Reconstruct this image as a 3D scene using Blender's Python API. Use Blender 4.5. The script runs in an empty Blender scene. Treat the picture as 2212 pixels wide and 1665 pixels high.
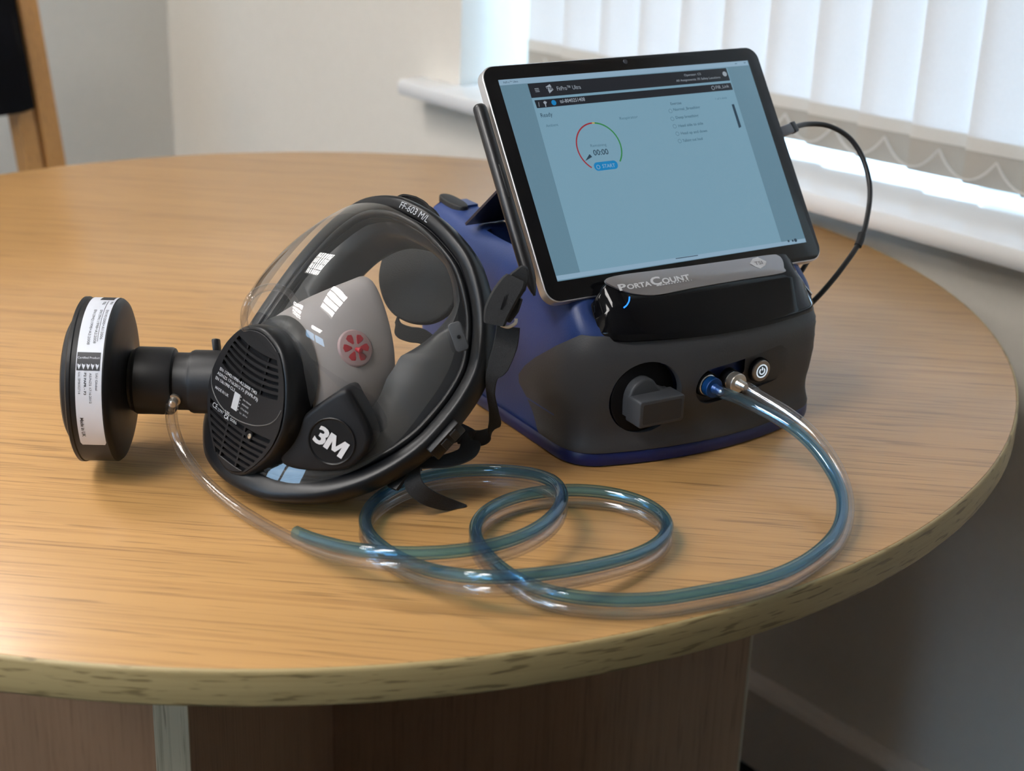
import bpy, bmesh, math, random
import numpy as np
from mathutils import Matrix, Vector
random.seed(4)
S = bpy.context.scene
COL = S.collection
TZ = 0.73                                   # height of the table top above the floor

# ------------------------------------------------------------------ camera
F = 3315.96                                 # focal length in pixels of the 2212 x 1665 photograph
PITCH, ROLL, CAMH = 0.37748, 0.03509, 0.44452
cp, sp = math.cos(PITCH), math.sin(PITCH)
_r, _f, _u = np.array([1, 0, 0.]), np.array([0, cp, -sp]), np.array([0, sp, cp])
RT = math.cos(ROLL) * _r + math.sin(ROLL) * _u
UP = -math.sin(ROLL) * _r + math.cos(ROLL) * _u
FW = _f
CAM = np.array([0, 0, CAMH])                # all geometry below is in metres, z = 0 on the table top
cam = bpy.data.cameras.new('camera')
cam.sensor_width = 36.0
cam.lens = 36.0 * F / 2212
cam.clip_start = 0.02
cam.dof.use_dof = True
cam.dof.focus_distance = 1.03
cam.dof.aperture_fstop = 8.0
camo = bpy.data.objects.new('camera', cam)
COL.objects.link(camo)
mw = Matrix.Identity(4)
for i in range(3):
    mw[i][0], mw[i][1], mw[i][2] = RT[i], UP[i], -FW[i]
mw[0][3], mw[1][3], mw[2][3] = 0, 0, CAMH + TZ
camo.matrix_world = mw
S.camera = camo

# ------------------------------------------------------------------ world, exposure
SKY = 11.0
LAMP = 38.0
w = bpy.data.worlds.new('sky')
S.world = w
w.use_nodes = True
nt = w.node_tree
nt.nodes.clear()
bg = nt.nodes.new('ShaderNodeBackground')
tc = nt.nodes.new('ShaderNodeTexCoord')
sx = nt.nodes.new('ShaderNodeSeparateXYZ')
cr = nt.nodes.new('ShaderNodeValToRGB')
cr.color_ramp.elements[0].position = 0.45
cr.color_ramp.elements[0].color = (0.30, 0.32, 0.33, 1)
cr.color_ramp.elements[1].position = 0.52
cr.color_ramp.elements[1].color = (0.46, 0.70, 1.0, 1)
mm = nt.nodes.new('ShaderNodeMath')
mm.operation = 'MULTIPLY_ADD'
mm.inputs[1].default_value = 0.5
mm.inputs[2].default_value = 0.5
out = nt.nodes.new('ShaderNodeOutputWorld')
nt.links.new(tc.outputs['Generated'], sx.inputs[0])
nt.links.new(sx.outputs['Z'], mm.inputs[0])
nt.links.new(mm.outputs[0], cr.inputs[0])
nt.links.new(cr.outputs[0], bg.inputs['Color'])
bg.inputs['Strength'].default_value = SKY
nt.links.new(bg.outputs[0], out.inputs[0])
S.view_settings.view_transform = 'Standard'
S.view_settings.look = 'None'
S.view_settings.gamma = 1.0
S.view_settings.use_curve_mapping = False
S.view_settings.exposure = 0.0
S.cycles.transparent_max_bounces = 32
S.cycles.max_bounces = 10
S.cycles.caustics_reflective = False
S.cycles.caustics_refractive = False
S.cycles.use_denoising = True
S.cycles.sample_clamp_indirect = 6.0

# window wall frame: a runs along the wall, b is the distance from the camera foot into the room (negative = towards the wall)
_th = math.radians(-49.3)
WD = np.array([math.cos(_th), math.sin(_th), 0])
WN = np.array([WD[1], -WD[0], 0])
def wp(a, b, z): return WD * a + WN * b + np.array([0, 0, z])

# ------------------------------------------------------------------ helpers
def srgb(r, g, b):
    def c(v):
        v /= 255.0
        return v / 12.92 if v <= 0.04045 else ((v + 0.055) / 1.055) ** 2.4
    return (c(r), c(g), c(b))

def ray(u, v):
    d = RT * ((u - 1106) / F) + UP * (-(v - 832.5) / F) + FW
    return d

def at_z(u, v, z):
    d = ray(u, v)
    return CAM + d * ((z - CAM[2]) / d[2])

def at_plane(u, v, p, n):
    d = ray(u, v)
    return CAM + d * (np.dot(np.asarray(p) - CAM, n) / np.dot(d, n))

def at_depth(u, v, t): return CAM + ray(u, v) * t

def nrm(v):
    v = np.asarray(v, float)
    return v / np.linalg.norm(v)

def matl(name, col, rough=0.5, metal=0.0, spec=0.5, coat=0.0, coat_rough=0.1, noise=0.0, bump=0.0, scale=200.0, sheen=0.0):
    m = bpy.data.materials.new(name)
    m.use_nodes = True
    t = m.node_tree
    b = t.nodes['Principled BSDF']
    b.inputs['Base Color'].default_value = (*col, 1)
    b.inputs['Roughness'].default_value = rough
    b.inputs['Metallic'].default_value = metal
    b.inputs['Specular IOR Level'].default_value = spec
    b.inputs['Coat Weight'].default_value = coat
    b.inputs['Coat Roughness'].default_value = coat_rough
    if sheen: b.inputs['Sheen Weight'].default_value = sheen
    if noise or bump:
        tcn = t.nodes.new('ShaderNodeTexCoord')
        n = t.nodes.new('ShaderNodeTexNoise')
        n.inputs['Scale'].default_value = scale
        n.inputs['Detail'].default_value = 4
        t.links.new(tcn.outputs['Object'], n.inputs['Vector'])
        if noise:
            mx = t.nodes.new('ShaderNodeMix')
            mx.data_type = 'RGBA'
            mx.inputs[6].default_value = (*[c * (1 - noise) for c in col], 1)
            mx.inputs[7].default_value = (*[min(1, c * (1 + noise)) for c in col], 1)
            t.links.new(n.outputs['Fac'], mx.inputs[0])
            t.links.new(mx.outputs[2], b.inputs['Base Color'])
        if bump:
            bp = t.nodes.new('ShaderNodeBump')
            bp.inputs['Strength'].default_value = bump
            bp.inputs['Distance'].default_value = 0.001
            t.links.new(n.outputs['Fac'], bp.inputs['Height'])
            t.links.new(bp.outputs[0], b.inputs['Normal'])
    return m

def emis(name, col, strength=1.0, gloss=True):
    m = bpy.data.materials.new(name)
    m.use_nodes = True
    b = m.node_tree.nodes['Principled BSDF']
    b.inputs['Base Color'].default_value = (0.004, 0.004, 0.005, 1)
    b.inputs['Roughness'].default_value = 0.12 if gloss else 0.6
    b.inputs['Specular IOR Level'].default_value = 0.35 if gloss else 0.0
    b.inputs['Emission Color'].default_value = (*col, 1)
    b.inputs['Emission Strength'].default_value = strength
    return m

def clear_mat(name, tint, edge, ior=1.45, rough=0.02, milk=0.0, blend=0.5, refl=1.0):
    """thin clear wall: tinted see-through (darker where the wall is seen edge on) under a fresnel reflection"""
    m = bpy.data.materials.new(name)
    m.use_nodes = True
    t = m.node_tree
    t.nodes.clear()
    o = t.nodes.new('ShaderNodeOutputMaterial')
    lw = t.nodes.new('ShaderNodeLayerWeight')
    lw.inputs['Blend'].default_value = blend
    mx = t.nodes.new('ShaderNodeMix')
    mx.data_type = 'RGBA'
    mx.inputs[6].default_value = (*tint, 1)
    mx.inputs[7].default_value = (*edge, 1)
    t.links.new(lw.outputs['Facing'], mx.inputs[0])
    tr = t.nodes.new('ShaderNodeBsdfTransparent')
    t.links.new(mx.outputs[2], tr.inputs[0])
    base = tr.outputs[0]
    if milk:
        df = t.nodes.new('ShaderNodeBsdfDiffuse')
        df.inputs[0].default_value = (*[0.3 + 0.6 * c for c in tint], 1)
        ms = t.nodes.new('ShaderNodeMixShader')
        ms.inputs[0].default_value = milk
        t.links.new(tr.outputs[0], ms.inputs[1])
        t.links.new(df.outputs[0], ms.inputs[2])
        base = ms.outputs[0]
    gl = t.nodes.new('ShaderNodeBsdfGlossy')
    gl.inputs['Roughness'].default_value = rough
    gl.inputs[0].default_value = (refl, refl, refl, 1)
    lw2 = t.nodes.new('ShaderNodeLayerWeight')          # schlick reflectance, the same on both sides of the thin wall
    lw2.inputs['Blend'].default_value = 0.5
    pw = t.nodes.new('ShaderNodeMath'); pw.operation = 'POWER'; pw.inputs[1].default_value = 5.0
    t.links.new(lw2.outputs['Facing'], pw.inputs[0])
    r0 = ((ior - 1) / (ior + 1)) ** 2
    fr = t.nodes.new('ShaderNodeMath'); fr.operation = 'MULTIPLY_ADD'
    fr.inputs[1].default_value = 1 - r0
    fr.inputs[2].default_value = r0
    t.links.new(pw.outputs[0], fr.inputs[0])
    ms2 = t.nodes.new('ShaderNodeMixShader')
    t.links.new(fr.outputs[0], ms2.inputs[0])
    t.links.new(base, ms2.inputs[1])
    t.links.new(gl.outputs[0], ms2.inputs[2])
    t.links.new(ms2.outputs[0], o.inputs[0])
    return m

def world_loc(o):
    p = np.zeros(3)
    while o is not None:
        p += np.array(o.location)
        o = o.parent
    return p

def link_mesh(name, me, mat, parent=None, smooth=True, angle=40):
    o = bpy.data.objects.new(name, me)
    COL.objects.link(o)
    if mat: me.materials.append(mat)
    if parent is not None: o.parent = parent
    if smooth:
        me.polygons.foreach_set('use_smooth', [True] * len(me.polygons))
        try: me.set_sharp_from_angle(angle=math.radians(angle))
        except Exception: pass
    me.update()
    return o

def mesh(name, V, Fc, mat, parent=None, smooth=True, angle=40, fix=True):
    """V in table coordinates; linked as one object (a child keeps its vertices relative to its thing)"""
    V = np.asarray(V, float).reshape(-1, 3) + np.array([0, 0, TZ])
    if parent is not None: V = V - world_loc(parent)
    me = bpy.data.meshes.new(name)
    me.from_pydata(V.tolist(), [], [list(map(int, f)) for f in Fc])
    if fix:
        bm = bmesh.new()
        bm.from_mesh(me)
        bmesh.ops.remove_doubles(bm, verts=bm.verts, dist=1e-6)
        bmesh.ops.recalc_face_normals(bm, faces=bm.faces)
        bm.to_mesh(me)
        bm.free()
    return link_mesh(name, me, mat, parent, smooth, angle)

def thing(name, label, cat, loc, group=None):
    o = bpy.data.objects.new(name, None)
    COL.objects.link(o)
    o.empty_display_size = 0.02
    o.location = (loc[0], loc[1], loc[2] + TZ)
    o['label'] = label
    o['category'] = cat
    if group: o['group'] = group
    return o

def tag(o, label, cat=None, group=None):
    o['label'] = label
    if cat: o['category'] = cat
    if group: o['group'] = group
    return o

class G:
    """collects shapes into one vertex / face list"""
    def __init__(s): s.V, s.F = [], []
    def add(s, V, Fc):
        k = len(s.V)
        s.V += [tuple(map(float, v)) for v in V]
        s.F += [[i + k for i in f] for f in Fc]
        return s
    def build(s, name, mat, parent=None, smooth=True, angle=40, fix=True):
        return mesh(name, s.V, s.F, mat, parent, smooth, angle, fix)

def loft(rings, closed=True, cap0=False, cap1=False):
    n = len(rings[0])
    V = [p for r in rings for p in r]
    Fc = []
    for i in range(len(rings) - 1):
        for j in range(n if closed else n - 1):
            k = (j + 1) % n
            Fc.append([i * n + j, i * n + k, (i + 1) * n + k, (i + 1) * n + j])
    for flag, base in ((cap0, 0), (cap1, (len(rings) - 1) * n)):
        if flag:
            c = np.mean([V[base + j] for j in range(n)], axis=0)
            V.append(c)
            for j in range(n if closed else n - 1): Fc.append([base + j, base + (j + 1) % n, len(V) - 1])
    return V, Fc

def smooth_path(P, n=8, closed=False):
    """Catmull-Rom through the points"""
    P = np.asarray(P, float)
    m = len(P)
    R = []
    for i in range(m if closed else m - 1):
        if closed: a, b, c, d = P[(i - 1) % m], P[i], P[(i + 1) % m], P[(i + 2) % m]
        else: a, b, c, d = P[max(i - 1, 0)], P[i], P[i + 1], P[min(i + 2, m - 1)]
        for k in range(n):
            t = k / n
            R.append(0.5 * (2 * b + (c - a) * t + (2 * a - 5 * b + 4 * c - d) * t * t + (3 * b - a - 3 * c + d) * t ** 3))
    if not closed: R.append(P[-1])
    return np.array(R)

def resample(P, n):
    P = np.asarray(P, float)
    s = np.r_[0, np.cumsum(np.linalg.norm(np.diff(P, axis=0), axis=1))]
    t = np.linspace(0, s[-1], n)
    return np.stack([np.interp(t, s, P[:, k]) for k in range(P.shape[1])], 1)

def frames(P, closed=False):
    P = np.asarray(P, float)
    if closed: T = np.roll(P, -1, 0) - np.roll(P, 1, 0)
    else: T = np.gradient(P, axis=0)
    T /= np.linalg.norm(T, axis=1, keepdims=True) + 1e-12
    n = np.cross(T[0], [0, 0, 1.0])
    if np.linalg.norm(n) < 1e-3: n = np.cross(T[0], [1.0, 0, 0])
    n = nrm(n)
    N = []
    for t in T:
        n = n - t * np.dot(n, t)
        n = nrm(n)
        N.append(n)
    N = np.array(N)
    return T, N, np.cross(T, N)

def tube(P, r, n=12, closed=False, caps=True):
    P = np.asarray(P, float)
    T, N, B = frames(P, closed)
    r = np.broadcast_to(np.asarray(r, float), (len(P),))
    a = np.linspace(0, 2 * math.pi, n, endpoint=False)
    rings = [[P[i] + r[i] * (math.cos(t) * N[i] + math.sin(t) * B[i]) for t in a] for i in range(len(P))]
    if closed: rings.append(rings[0])
    return loft(rings, True, caps and not closed, caps and not closed)

def ribbon(P, Wv, width, th):
    """flat strap along P; Wv = direction across the strap at each point"""
    P = np.asarray(P, float)
    T = np.gradient(P, axis=0)
    T /= np.linalg.norm(T, axis=1, keepdims=True) + 1e-12
    width = np.broadcast_to(np.asarray(width, float), (len(P),))
    rings = []
    for i in range(len(P)):
        w_ = np.asarray(Wv[i], float)
        w_ = nrm(w_ - T[i] * np.dot(w_, T[i]))
        n_ = np.cross(T[i], w_)
        h = width[i] / 2
        rings.append([P[i] + w_ * h + n_ * th / 2, P[i] + w_ * (h + th * .3), P[i] + w_ * h - n_ * th / 2, P[i] - w_ * h - n_ * th / 2, P[i] - w_ * (h + th * .3), P[i] - w_ * h + n_ * th / 2])
    return loft(rings, True, True, True)

def lathe(prof, o, axis, n=48, cap0=True, cap1=True, a0=0.0, a1=None, ref=None):
    axis = nrm(axis)
    x = np.cross(axis, [0, 0, 1.0]) if ref is None else np.asarray(ref, float)
    if np.linalg.norm(x) < 1e-3: x = np.array([1.0, 0, 0])
    x = nrm(x - axis * np.dot(x, axis))
    y = np.cross(axis, x)
    full = a1 is None
    A = np.linspace(0, 2 * math.pi, n, endpoint=False) if full else np.linspace(a0, a1, n)
    rings = [[np.asarray(o) + axis * h + r * (math.cos(t) * x + math.sin(t) * y) for t in A] for h, r in prof]
    return loft(rings, full, cap0 and full, cap1 and full)

def box(c, ax, half, bev=0.0, seg=2):
    """box with centre c, three axes (rows) and half sizes; bevelled"""
    bm = bmesh.new()
    bmesh.ops.create_cube(bm, size=2.0)
    for v in bm.verts: v.co = Vector((v.co.x * half[0], v.co.y * half[1], v.co.z * half[2]))
    if bev > 0: bmesh.ops.bevel(bm, geom=list(bm.edges), offset=bev, segments=seg, profile=0.5, affect='EDGES')
    bm.verts.index_update()
    V = [np.asarray(c) + ax[0] * v.co.x + ax[1] * v.co.y + ax[2] * v.co.z for v in bm.verts]
    Fc = [[v.index for v in f.verts] for f in bm.faces]
    bm.free()
    return V, Fc
EYE = np.eye(3)

def offset2d(P, d):
    """inset of a closed counter-clockwise polygon"""
    P = np.asarray(P, float)
    e = np.roll(P, -1, 0) - P
    n = np.stack([-e[:, 1], e[:, 0]], 1)
    n /= np.linalg.norm(n, axis=1, keepdims=True) + 1e-12
    m = n + np.roll(n, 1, 0)
    m /= (np.linalg.norm(m, axis=1, keepdims=True) ** 2 + 1e-9) / 2
    L = np.linalg.norm(m, axis=1, keepdims=True)
    m = np.where(L > 1.8, m / L * 1.8, m)
    return P + m * d

def ccw(P):
    P = np.asarray(P, float)
    x, y = P[:, 0], P[:, 1]
    return P if np.sum(x * np.roll(y, -1) - np.roll(x, -1) * y) > 0 else P[::-1]

def prism(P2, o, ux, uy, depth, bev=0.0, seg=3):
    """outline in (ux, uy) pushed back along -n, front edge rounded"""
    P2 = ccw(P2)
    n = np.cross(ux, uy)
    def ring(p, h): return [np.asarray(o) + ux * q[0] + uy * q[1] + n * h for q in p]
    R = [ring(P2, -depth)]
    if bev > 0:
        for k in range(seg + 1):
            t = k / seg * math.pi / 2
            R.append(ring(offset2d(P2, bev * (1 - math.cos(t))), -bev * (1 - math.sin(t))))
    else: R.append(ring(P2, 0))
    V, Fc = loft(R, True)
    m = len(P2)
    Fc.append(list(range(m))[::-1])
    Fc.append([len(R) * m - m + j for j in range(m)])
    return V, Fc

def rrect(w_, h_, r, n=5, cx=0, cy=0):
    P = []
    for sx_, sy_, a in ((1, 1, 0), (-1, 1, 90), (-1, -1, 180), (1, -1, 270)):
        for k in range(n + 1):
            t = math.radians(a + 90 * k / n)
            P.append((cx + sx_ * (w_ / 2 - r) + r * math.cos(t), cy + sy_ * (h_ / 2 - r) + r * math.sin(t)))
    return np.array(P)

_txt = {}
def glyphs(s, bold=0.0, shear=0.0, spacing=1.0):
    key = (s, bold, shear, spacing)
    if key in _txt: return _txt[key]
    c = bpy.data.curves.new('t', 'FONT')
    c.body = s
    c.size = 1.0
    c.offset = bold
    c.shear = shear
    c.space_character = spacing
    c.resolution_u = 3
    o = bpy.data.objects.new('t', c)
    COL.objects.link(o)
    dg = bpy.context.evaluated_depsgraph_get()
    dg.update()
    me = o.evaluated_get(dg).to_mesh()
    V = np.array([v.co[:] for v in me.vertices]).reshape(-1, 3)
    Fc = [list(p.vertices) for p in me.polygons]
    o.evaluated_get(dg).to_mesh_clear()
    bpy.data.objects.remove(o)
    bpy.data.curves.remove(c)
    _txt[key] = (V, Fc)
    return V, Fc

def text(name, s, mat, parent, fn, h, align='L', bold=0.0, width=None, shear=0.0):
    """lettering of cap height h; fn maps (x, y) in metres on the surface to a point"""
    V, Fc = glyphs(s, bold, shear)
    k = h / 0.70
    X, Y = V[:, 0] * k, V[:, 1] * k
    x0, x1 = X.min(), X.max()
    sc = 1.0 if width is None else width / (x1 - x0)
    X = (X - x0) * sc
    if align == 'C': X = X - (x1 - x0) * sc / 2
    if align == 'R': X = X - (x1 - x0) * sc
    return mesh(name, [fn(a, b) for a, b in zip(X, Y)], Fc, mat, parent, smooth=False, fix=False)

def plane_fn(o, ux, uy): return lambda x, y: np.asarray(o) + ux * x + uy * y

def poly(name, pts, mat, parent):
    return mesh(name, pts, [list(range(len(pts)))], mat, parent, smooth=False, fix=False)

def struct(o):
    o['kind'] = 'structure'
    return o

# ------------------------------------------------------------------ materials
def wood(name, col, dark, ang=0.0, mode='top', rough=0.35, coat=0.25, su=1.0, sv=1.0):
    m = bpy.data.materials.new(name)
    m.use_nodes = True
    t = m.node_tree
    b = t.nodes['Principled BSDF']
    tcn = t.nodes.new('ShaderNodeTexCoord')
    if mode == 'edge':                       # grain runs round the rim: angle x radius, height
        s_ = t.nodes.new('ShaderNodeSeparateXYZ')
        t.links.new(tcn.outputs['Object'], s_.inputs[0])
        at = t.nodes.new('ShaderNodeMath'); at.operation = 'ARCTAN2'
        t.links.new(s_.outputs['Y'], at.inputs[0]); t.links.new(s_.outputs['X'], at.inputs[1])
        mu = t.nodes.new('ShaderNodeMath'); mu.operation = 'MULTIPLY'; mu.inputs[1].default_value = 0.6
        t.links.new(at.outputs[0], mu.inputs[0])
        cb = t.nodes.new('ShaderNodeCombineXYZ')
        t.links.new(mu.outputs[0], cb.inputs[0]); t.links.new(s_.outputs['Z'], cb.inputs[1])
        vec = cb.outputs[0]
    else:
        mp0 = t.nodes.new('ShaderNodeMapping')
        if mode == 'vertical': mp0.inputs['Rotation'].default_value = (0, math.radians(90), 0)
        else: mp0.inputs['Rotation'].default_value = (0, 0, math.radians(-ang))
        t.links.new(tcn.outputs['Object'], mp0.inputs[0])
        vec = mp0.outputs[0]
    def nz(scale, detail, rough_=0.6, dist=0.0):
        mp = t.nodes.new('ShaderNodeMapping')
        mp.inputs['Scale'].default_value = scale
        t.links.new(vec, mp.inputs[0])
        n = t.nodes.new('ShaderNodeTexNoise')
        n.inputs['Scale'].default_value = 1.0
        n.inputs['Detail'].default_value = detail
        n.inputs['Roughness'].default_value = rough_
        n.inputs['Distortion'].default_value = dist
        t.links.new(mp.outputs[0], n.inputs['Vector'])
        return n.outputs['Fac']
    def ramp(src, p0, p1, c0=(0, 0, 0, 1), c1=(1, 1, 1, 1)):
        r = t.nodes.new('ShaderNodeValToRGB')
        r.color_ramp.elements[0].position = p0
        r.color_ramp.elements[1].position = p1
        r.color_ramp.elements[0].color = c0
        r.color_ramp.elements[1].color = c1
        t.links.new(src, r.inputs[0])
        return r.outputs[0]
    def mix(fac, a, b_):
        x = t.nodes.new('ShaderNodeMix')
        x.data_type = 'RGBA'
        if isinstance(fac, float): x.inputs[0].default_value = fac
        else: t.links.new(fac, x.inputs[0])
        for sock, v in ((x.inputs[6], a), (x.inputs[7], b_)):
            if isinstance(v, tuple): sock.default_value = (*v, 1)
            else: t.links.new(v, sock)
        return x.outputs[2]
    broad = nz((1.0 * su, 34 * sv, 34 * sv), 3, 0.5, 0.3)
    fine = nz((2.6 * su, 240 * sv, 240 * sv), 4, 0.62, 0.1)
    pore = nz((38, 330, 330), 2, 0.5, 0.1) if mode == 'edge' else nz((14 * su, 420 * sv, 420 * sv), 2, 0.5, 0.0)
    lite = tuple(min(1, c * 1.09) for c in col)
    c = mix(ramp(broad, 0.35, 0.68), col, lite)
    f2 = ramp(fine, 0.48, 0.72)
    mul = t.nodes.new('ShaderNodeMath'); mul.operation = 'MULTIPLY'; mul.inputs[1].default_value = 0.55
    t.links.new(f2, mul.inputs[0])
    c = mix(mul.outputs[0], c, dark)
    p2 = ramp(pore, 0.56, 0.64) if mode == 'edge' else ramp(pore, 0.58, 0.68)
    mul2 = t.nodes.new('ShaderNodeMath'); mul2.operation = 'MULTIPLY'; mul2.inputs[1].default_value = 0.5 if mode != 'edge' else 0.8
    t.links.new(p2, mul2.inputs[0])
    c = mix(mul2.outputs[0], c, tuple(v * 0.62 for v in dark))
    t.links.new(c, b.inputs['Base Color'])
    b.inputs['Roughness'].default_value = rough
    b.inputs['Coat Weight'].default_value = coat
    b.inputs['Coat Roughness'].default_value = 0.20
    bp = t.nodes.new('ShaderNodeBump')
    bp.inputs['Strength'].default_value = 0.10
    bp.inputs['Distance'].default_value = 0.0006
    t.links.new(pore, bp.inputs['Height'])
    t.links.new(bp.outputs[0], b.inputs['Normal'])
    return m

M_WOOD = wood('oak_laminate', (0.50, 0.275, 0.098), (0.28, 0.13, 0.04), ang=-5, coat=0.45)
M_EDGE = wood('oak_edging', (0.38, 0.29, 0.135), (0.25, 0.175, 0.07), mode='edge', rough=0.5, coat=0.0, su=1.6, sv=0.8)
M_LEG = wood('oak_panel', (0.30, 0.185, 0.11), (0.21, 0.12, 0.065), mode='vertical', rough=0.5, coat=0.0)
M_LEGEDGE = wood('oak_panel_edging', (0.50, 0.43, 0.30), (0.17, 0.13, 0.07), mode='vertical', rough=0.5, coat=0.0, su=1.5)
M_CHAIRWOOD = wood('beech', (0.55, 0.27, 0.08), (0.42, 0.19, 0.05), mode='vertical', rough=0.4, coat=0.1)
M_WALL = matl('cream_paint', (0.76, 0.71, 0.635), 0.8, spec=0.2, noise=0.03, bump=0.15, scale=60)
M_WALL2 = matl('cream_paint_cool_lit', (0.72, 0.71, 0.67), 0.8, spec=0.2, noise=0.03, bump=0.15, scale=60)  # same cream paint, greyed to put cool window light into the colour
M_CEIL = matl('white_ceiling', (0.75, 0.74, 0.71), 0.85, spec=0.2, noise=0.03, scale=40)
M_CARPET = matl('dark_carpet', (0.02, 0.021, 0.025), 0.95, spec=0.1, noise=0.3, bump=0.8, scale=400)
M_SKIRT = matl('skirting_paint', (0.74, 0.68, 0.62), 0.4, noise=0.02, scale=30)
M_SILL = matl('glossy_white_sill', (0.80, 0.80, 0.80), 0.18, spec=0.7, coat=1.0, coat_rough=0.06, noise=0.02, scale=20)
M_UPVC = matl('upvc_frame', (0.70, 0.68, 0.63), 0.4, noise=0.02, scale=20)
M_GLASS = clear_mat('window_glass', (0.95, 0.97, 0.97), (0.85, 0.9, 0.9))
M_BLACKFAB = matl('black_upholstery', (0.007, 0.007, 0.009), 0.95, spec=0.1, noise=0.3, bump=0.5, scale=500)

def slat_mat(name, col, trans):
    m = bpy.data.materials.new(name)
    m.use_nodes = True
    t = m.node_tree
    t.nodes.clear()
    o = t.nodes.new('ShaderNodeOutputMaterial')
    d = t.nodes.new('ShaderNodeBsdfDiffuse')
    tl = t.nodes.new('ShaderNodeBsdfTranslucent')
    ms = t.nodes.new('ShaderNodeMixShader')
    tcn = t.nodes.new('ShaderNodeTexCoord')
    n = t.nodes.new('ShaderNodeTexNoise')
    n.inputs['Scale'].default_value = 260
    mx = t.nodes.new('ShaderNodeMix')
    mx.data_type = 'RGBA'
    mx.inputs[6].default_value = (*[c * 0.94 for c in col], 1)
    mx.inputs[7].default_value = (*col, 1)
    t.links.new(tcn.outputs['Object'], n.inputs['Vector'])
    t.links.new(n.outputs['Fac'], mx.inputs[0])
    t.links.new(mx.outputs[2], d.inputs[0])
    t.links.new(mx.outputs[2], tl.inputs[0])
    ms.inputs[0].default_value = trans
    t.links.new(d.outputs[0], ms.inputs[1])
    t.links.new(tl.outputs[0], ms.inputs[2])
    t.links.new(ms.outputs[0], o.inputs[0])
    return m
M_SLAT = slat_mat('blind_cloth', (0.80, 0.79, 0.78), 0.105)
M_HEM = slat_mat('blind_hem', (0.64, 0.60, 0.54), 0.04)
M_SHADE = slat_mat('blind_gap_shade', (0.40, 0.355, 0.30), 0.02)  # dark beige stands in for the shaded window rail under the hems
M_CHAIN = matl('plastic_chain', (0.50, 0.46, 0.41), 0.4, noise=0.02, scale=50)

# ------------------------------------------------------------------ the room
AL, AR, BW, BB = -2.56, 2.2, -1.35, 2.3          # left wall, right wall, window wall, back wall
ZF, ZC = -TZ, 1.70
def quad(name, pts, mat): return struct(mesh(name, pts, [[0, 1, 2, 3]], mat, smooth=False, fix=False))
def slab(name, a0, a1, b0, b1, z0, z1, mat, parent=None, bev=0.0):
    c = wp((a0 + a1) / 2, (b0 + b1) / 2, (z0 + z1) / 2)
    V, Fc = box(c, np.array([WD, WN, [0, 0, 1.0]]), (abs(a1 - a0) / 2, abs(b1 - b0) / 2, abs(z1 - z0) / 2), bev)
    return mesh(name, V, Fc, mat, parent, smooth=bev > 0)
struct(slab('floor', AL - .25, AR + .1, BW - .3, BB + .1, ZF - 0.05, ZF, M_CARPET))
struct(slab('ceiling', AL - .25, AR + .1, BW - .3, BB + .1, ZC, ZC + 0.05, M_CEIL))
struct(slab('wall_left', AL - 0.1, AL, BW - .3, BB, ZF, ZC, M_WALL2))
struct(slab('wall_right', AR, AR + 0.1, BW - .3, BB, ZF, ZC, M_WALL))
WA0, WA1, WZ0, WZ1 = -1.35, -.05, .45, 1.35
g = G()
def bq(*p): g.add([wp(*q) for q in p], [[0, 1, 2, 3]])
for b_ in (BB, BB + .12):
    bq((AL, b_, ZF), (WA0, b_, ZF), (WA0, b_, ZC), (AL, b_, ZC))
    bq((WA1, b_, ZF), (AR, b_, ZF), (AR, b_, ZC), (WA1, b_, ZC))
    bq((WA0, b_, ZF), (WA1, b_, ZF), (WA1, b_, WZ0), (WA0, b_, WZ0))
    bq((WA0, b_, WZ1), (WA1, b_, WZ1), (WA1, b_, ZC), (WA0, b_, ZC))
for p_, q_ in (((WA0, WZ0), (WA1, WZ0)), ((WA1, WZ0), (WA1, WZ1)), ((WA1, WZ1), (WA0, WZ1)), ((WA0, WZ1), (WA0, WZ0))):
    bq((p_[0], BB, p_[1]), (q_[0], BB, q_[1]), (q_[0], BB + .12, q_[1]), (p_[0], BB + .12, p_[1]))
struct(g.build('wall_back', M_WALL, smooth=False, fix=False))
win2 = struct(slab('window_2', WA0 + .002, WA1 - .002, BB + .05, BB + .10, WZ0 + .002, WZ0 + .06, M_UPVC, None, .003))
win2['label'] = 'white framed window behind the camera'
for nm, a0, a1, z0, z1 in (('stile', WA0 + .002, WA0 + .06, WZ0 + .06, WZ1 - .06), ('stile', WA1 - .06, WA1 - .002, WZ0 + .06, WZ1 - .06), ('mullion', -.74, -.66, WZ0 + .06, WZ1 - .06), ('top_rail', WA0 + .002, WA1 - .002, WZ1 - .06, WZ1 - .002)):
    slab(nm, a0, a1, BB + .05, BB + .10, z0, z1, M_UPVC, win2, .003)
for a0, a1 in ((WA0 + .055, -.735), (-.665, WA1 - .055)):
    slab('pane', a0, a1, BB + .073, BB + .077, WZ0 + .055, WZ1 - .055, M_GLASS, win2)
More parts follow.
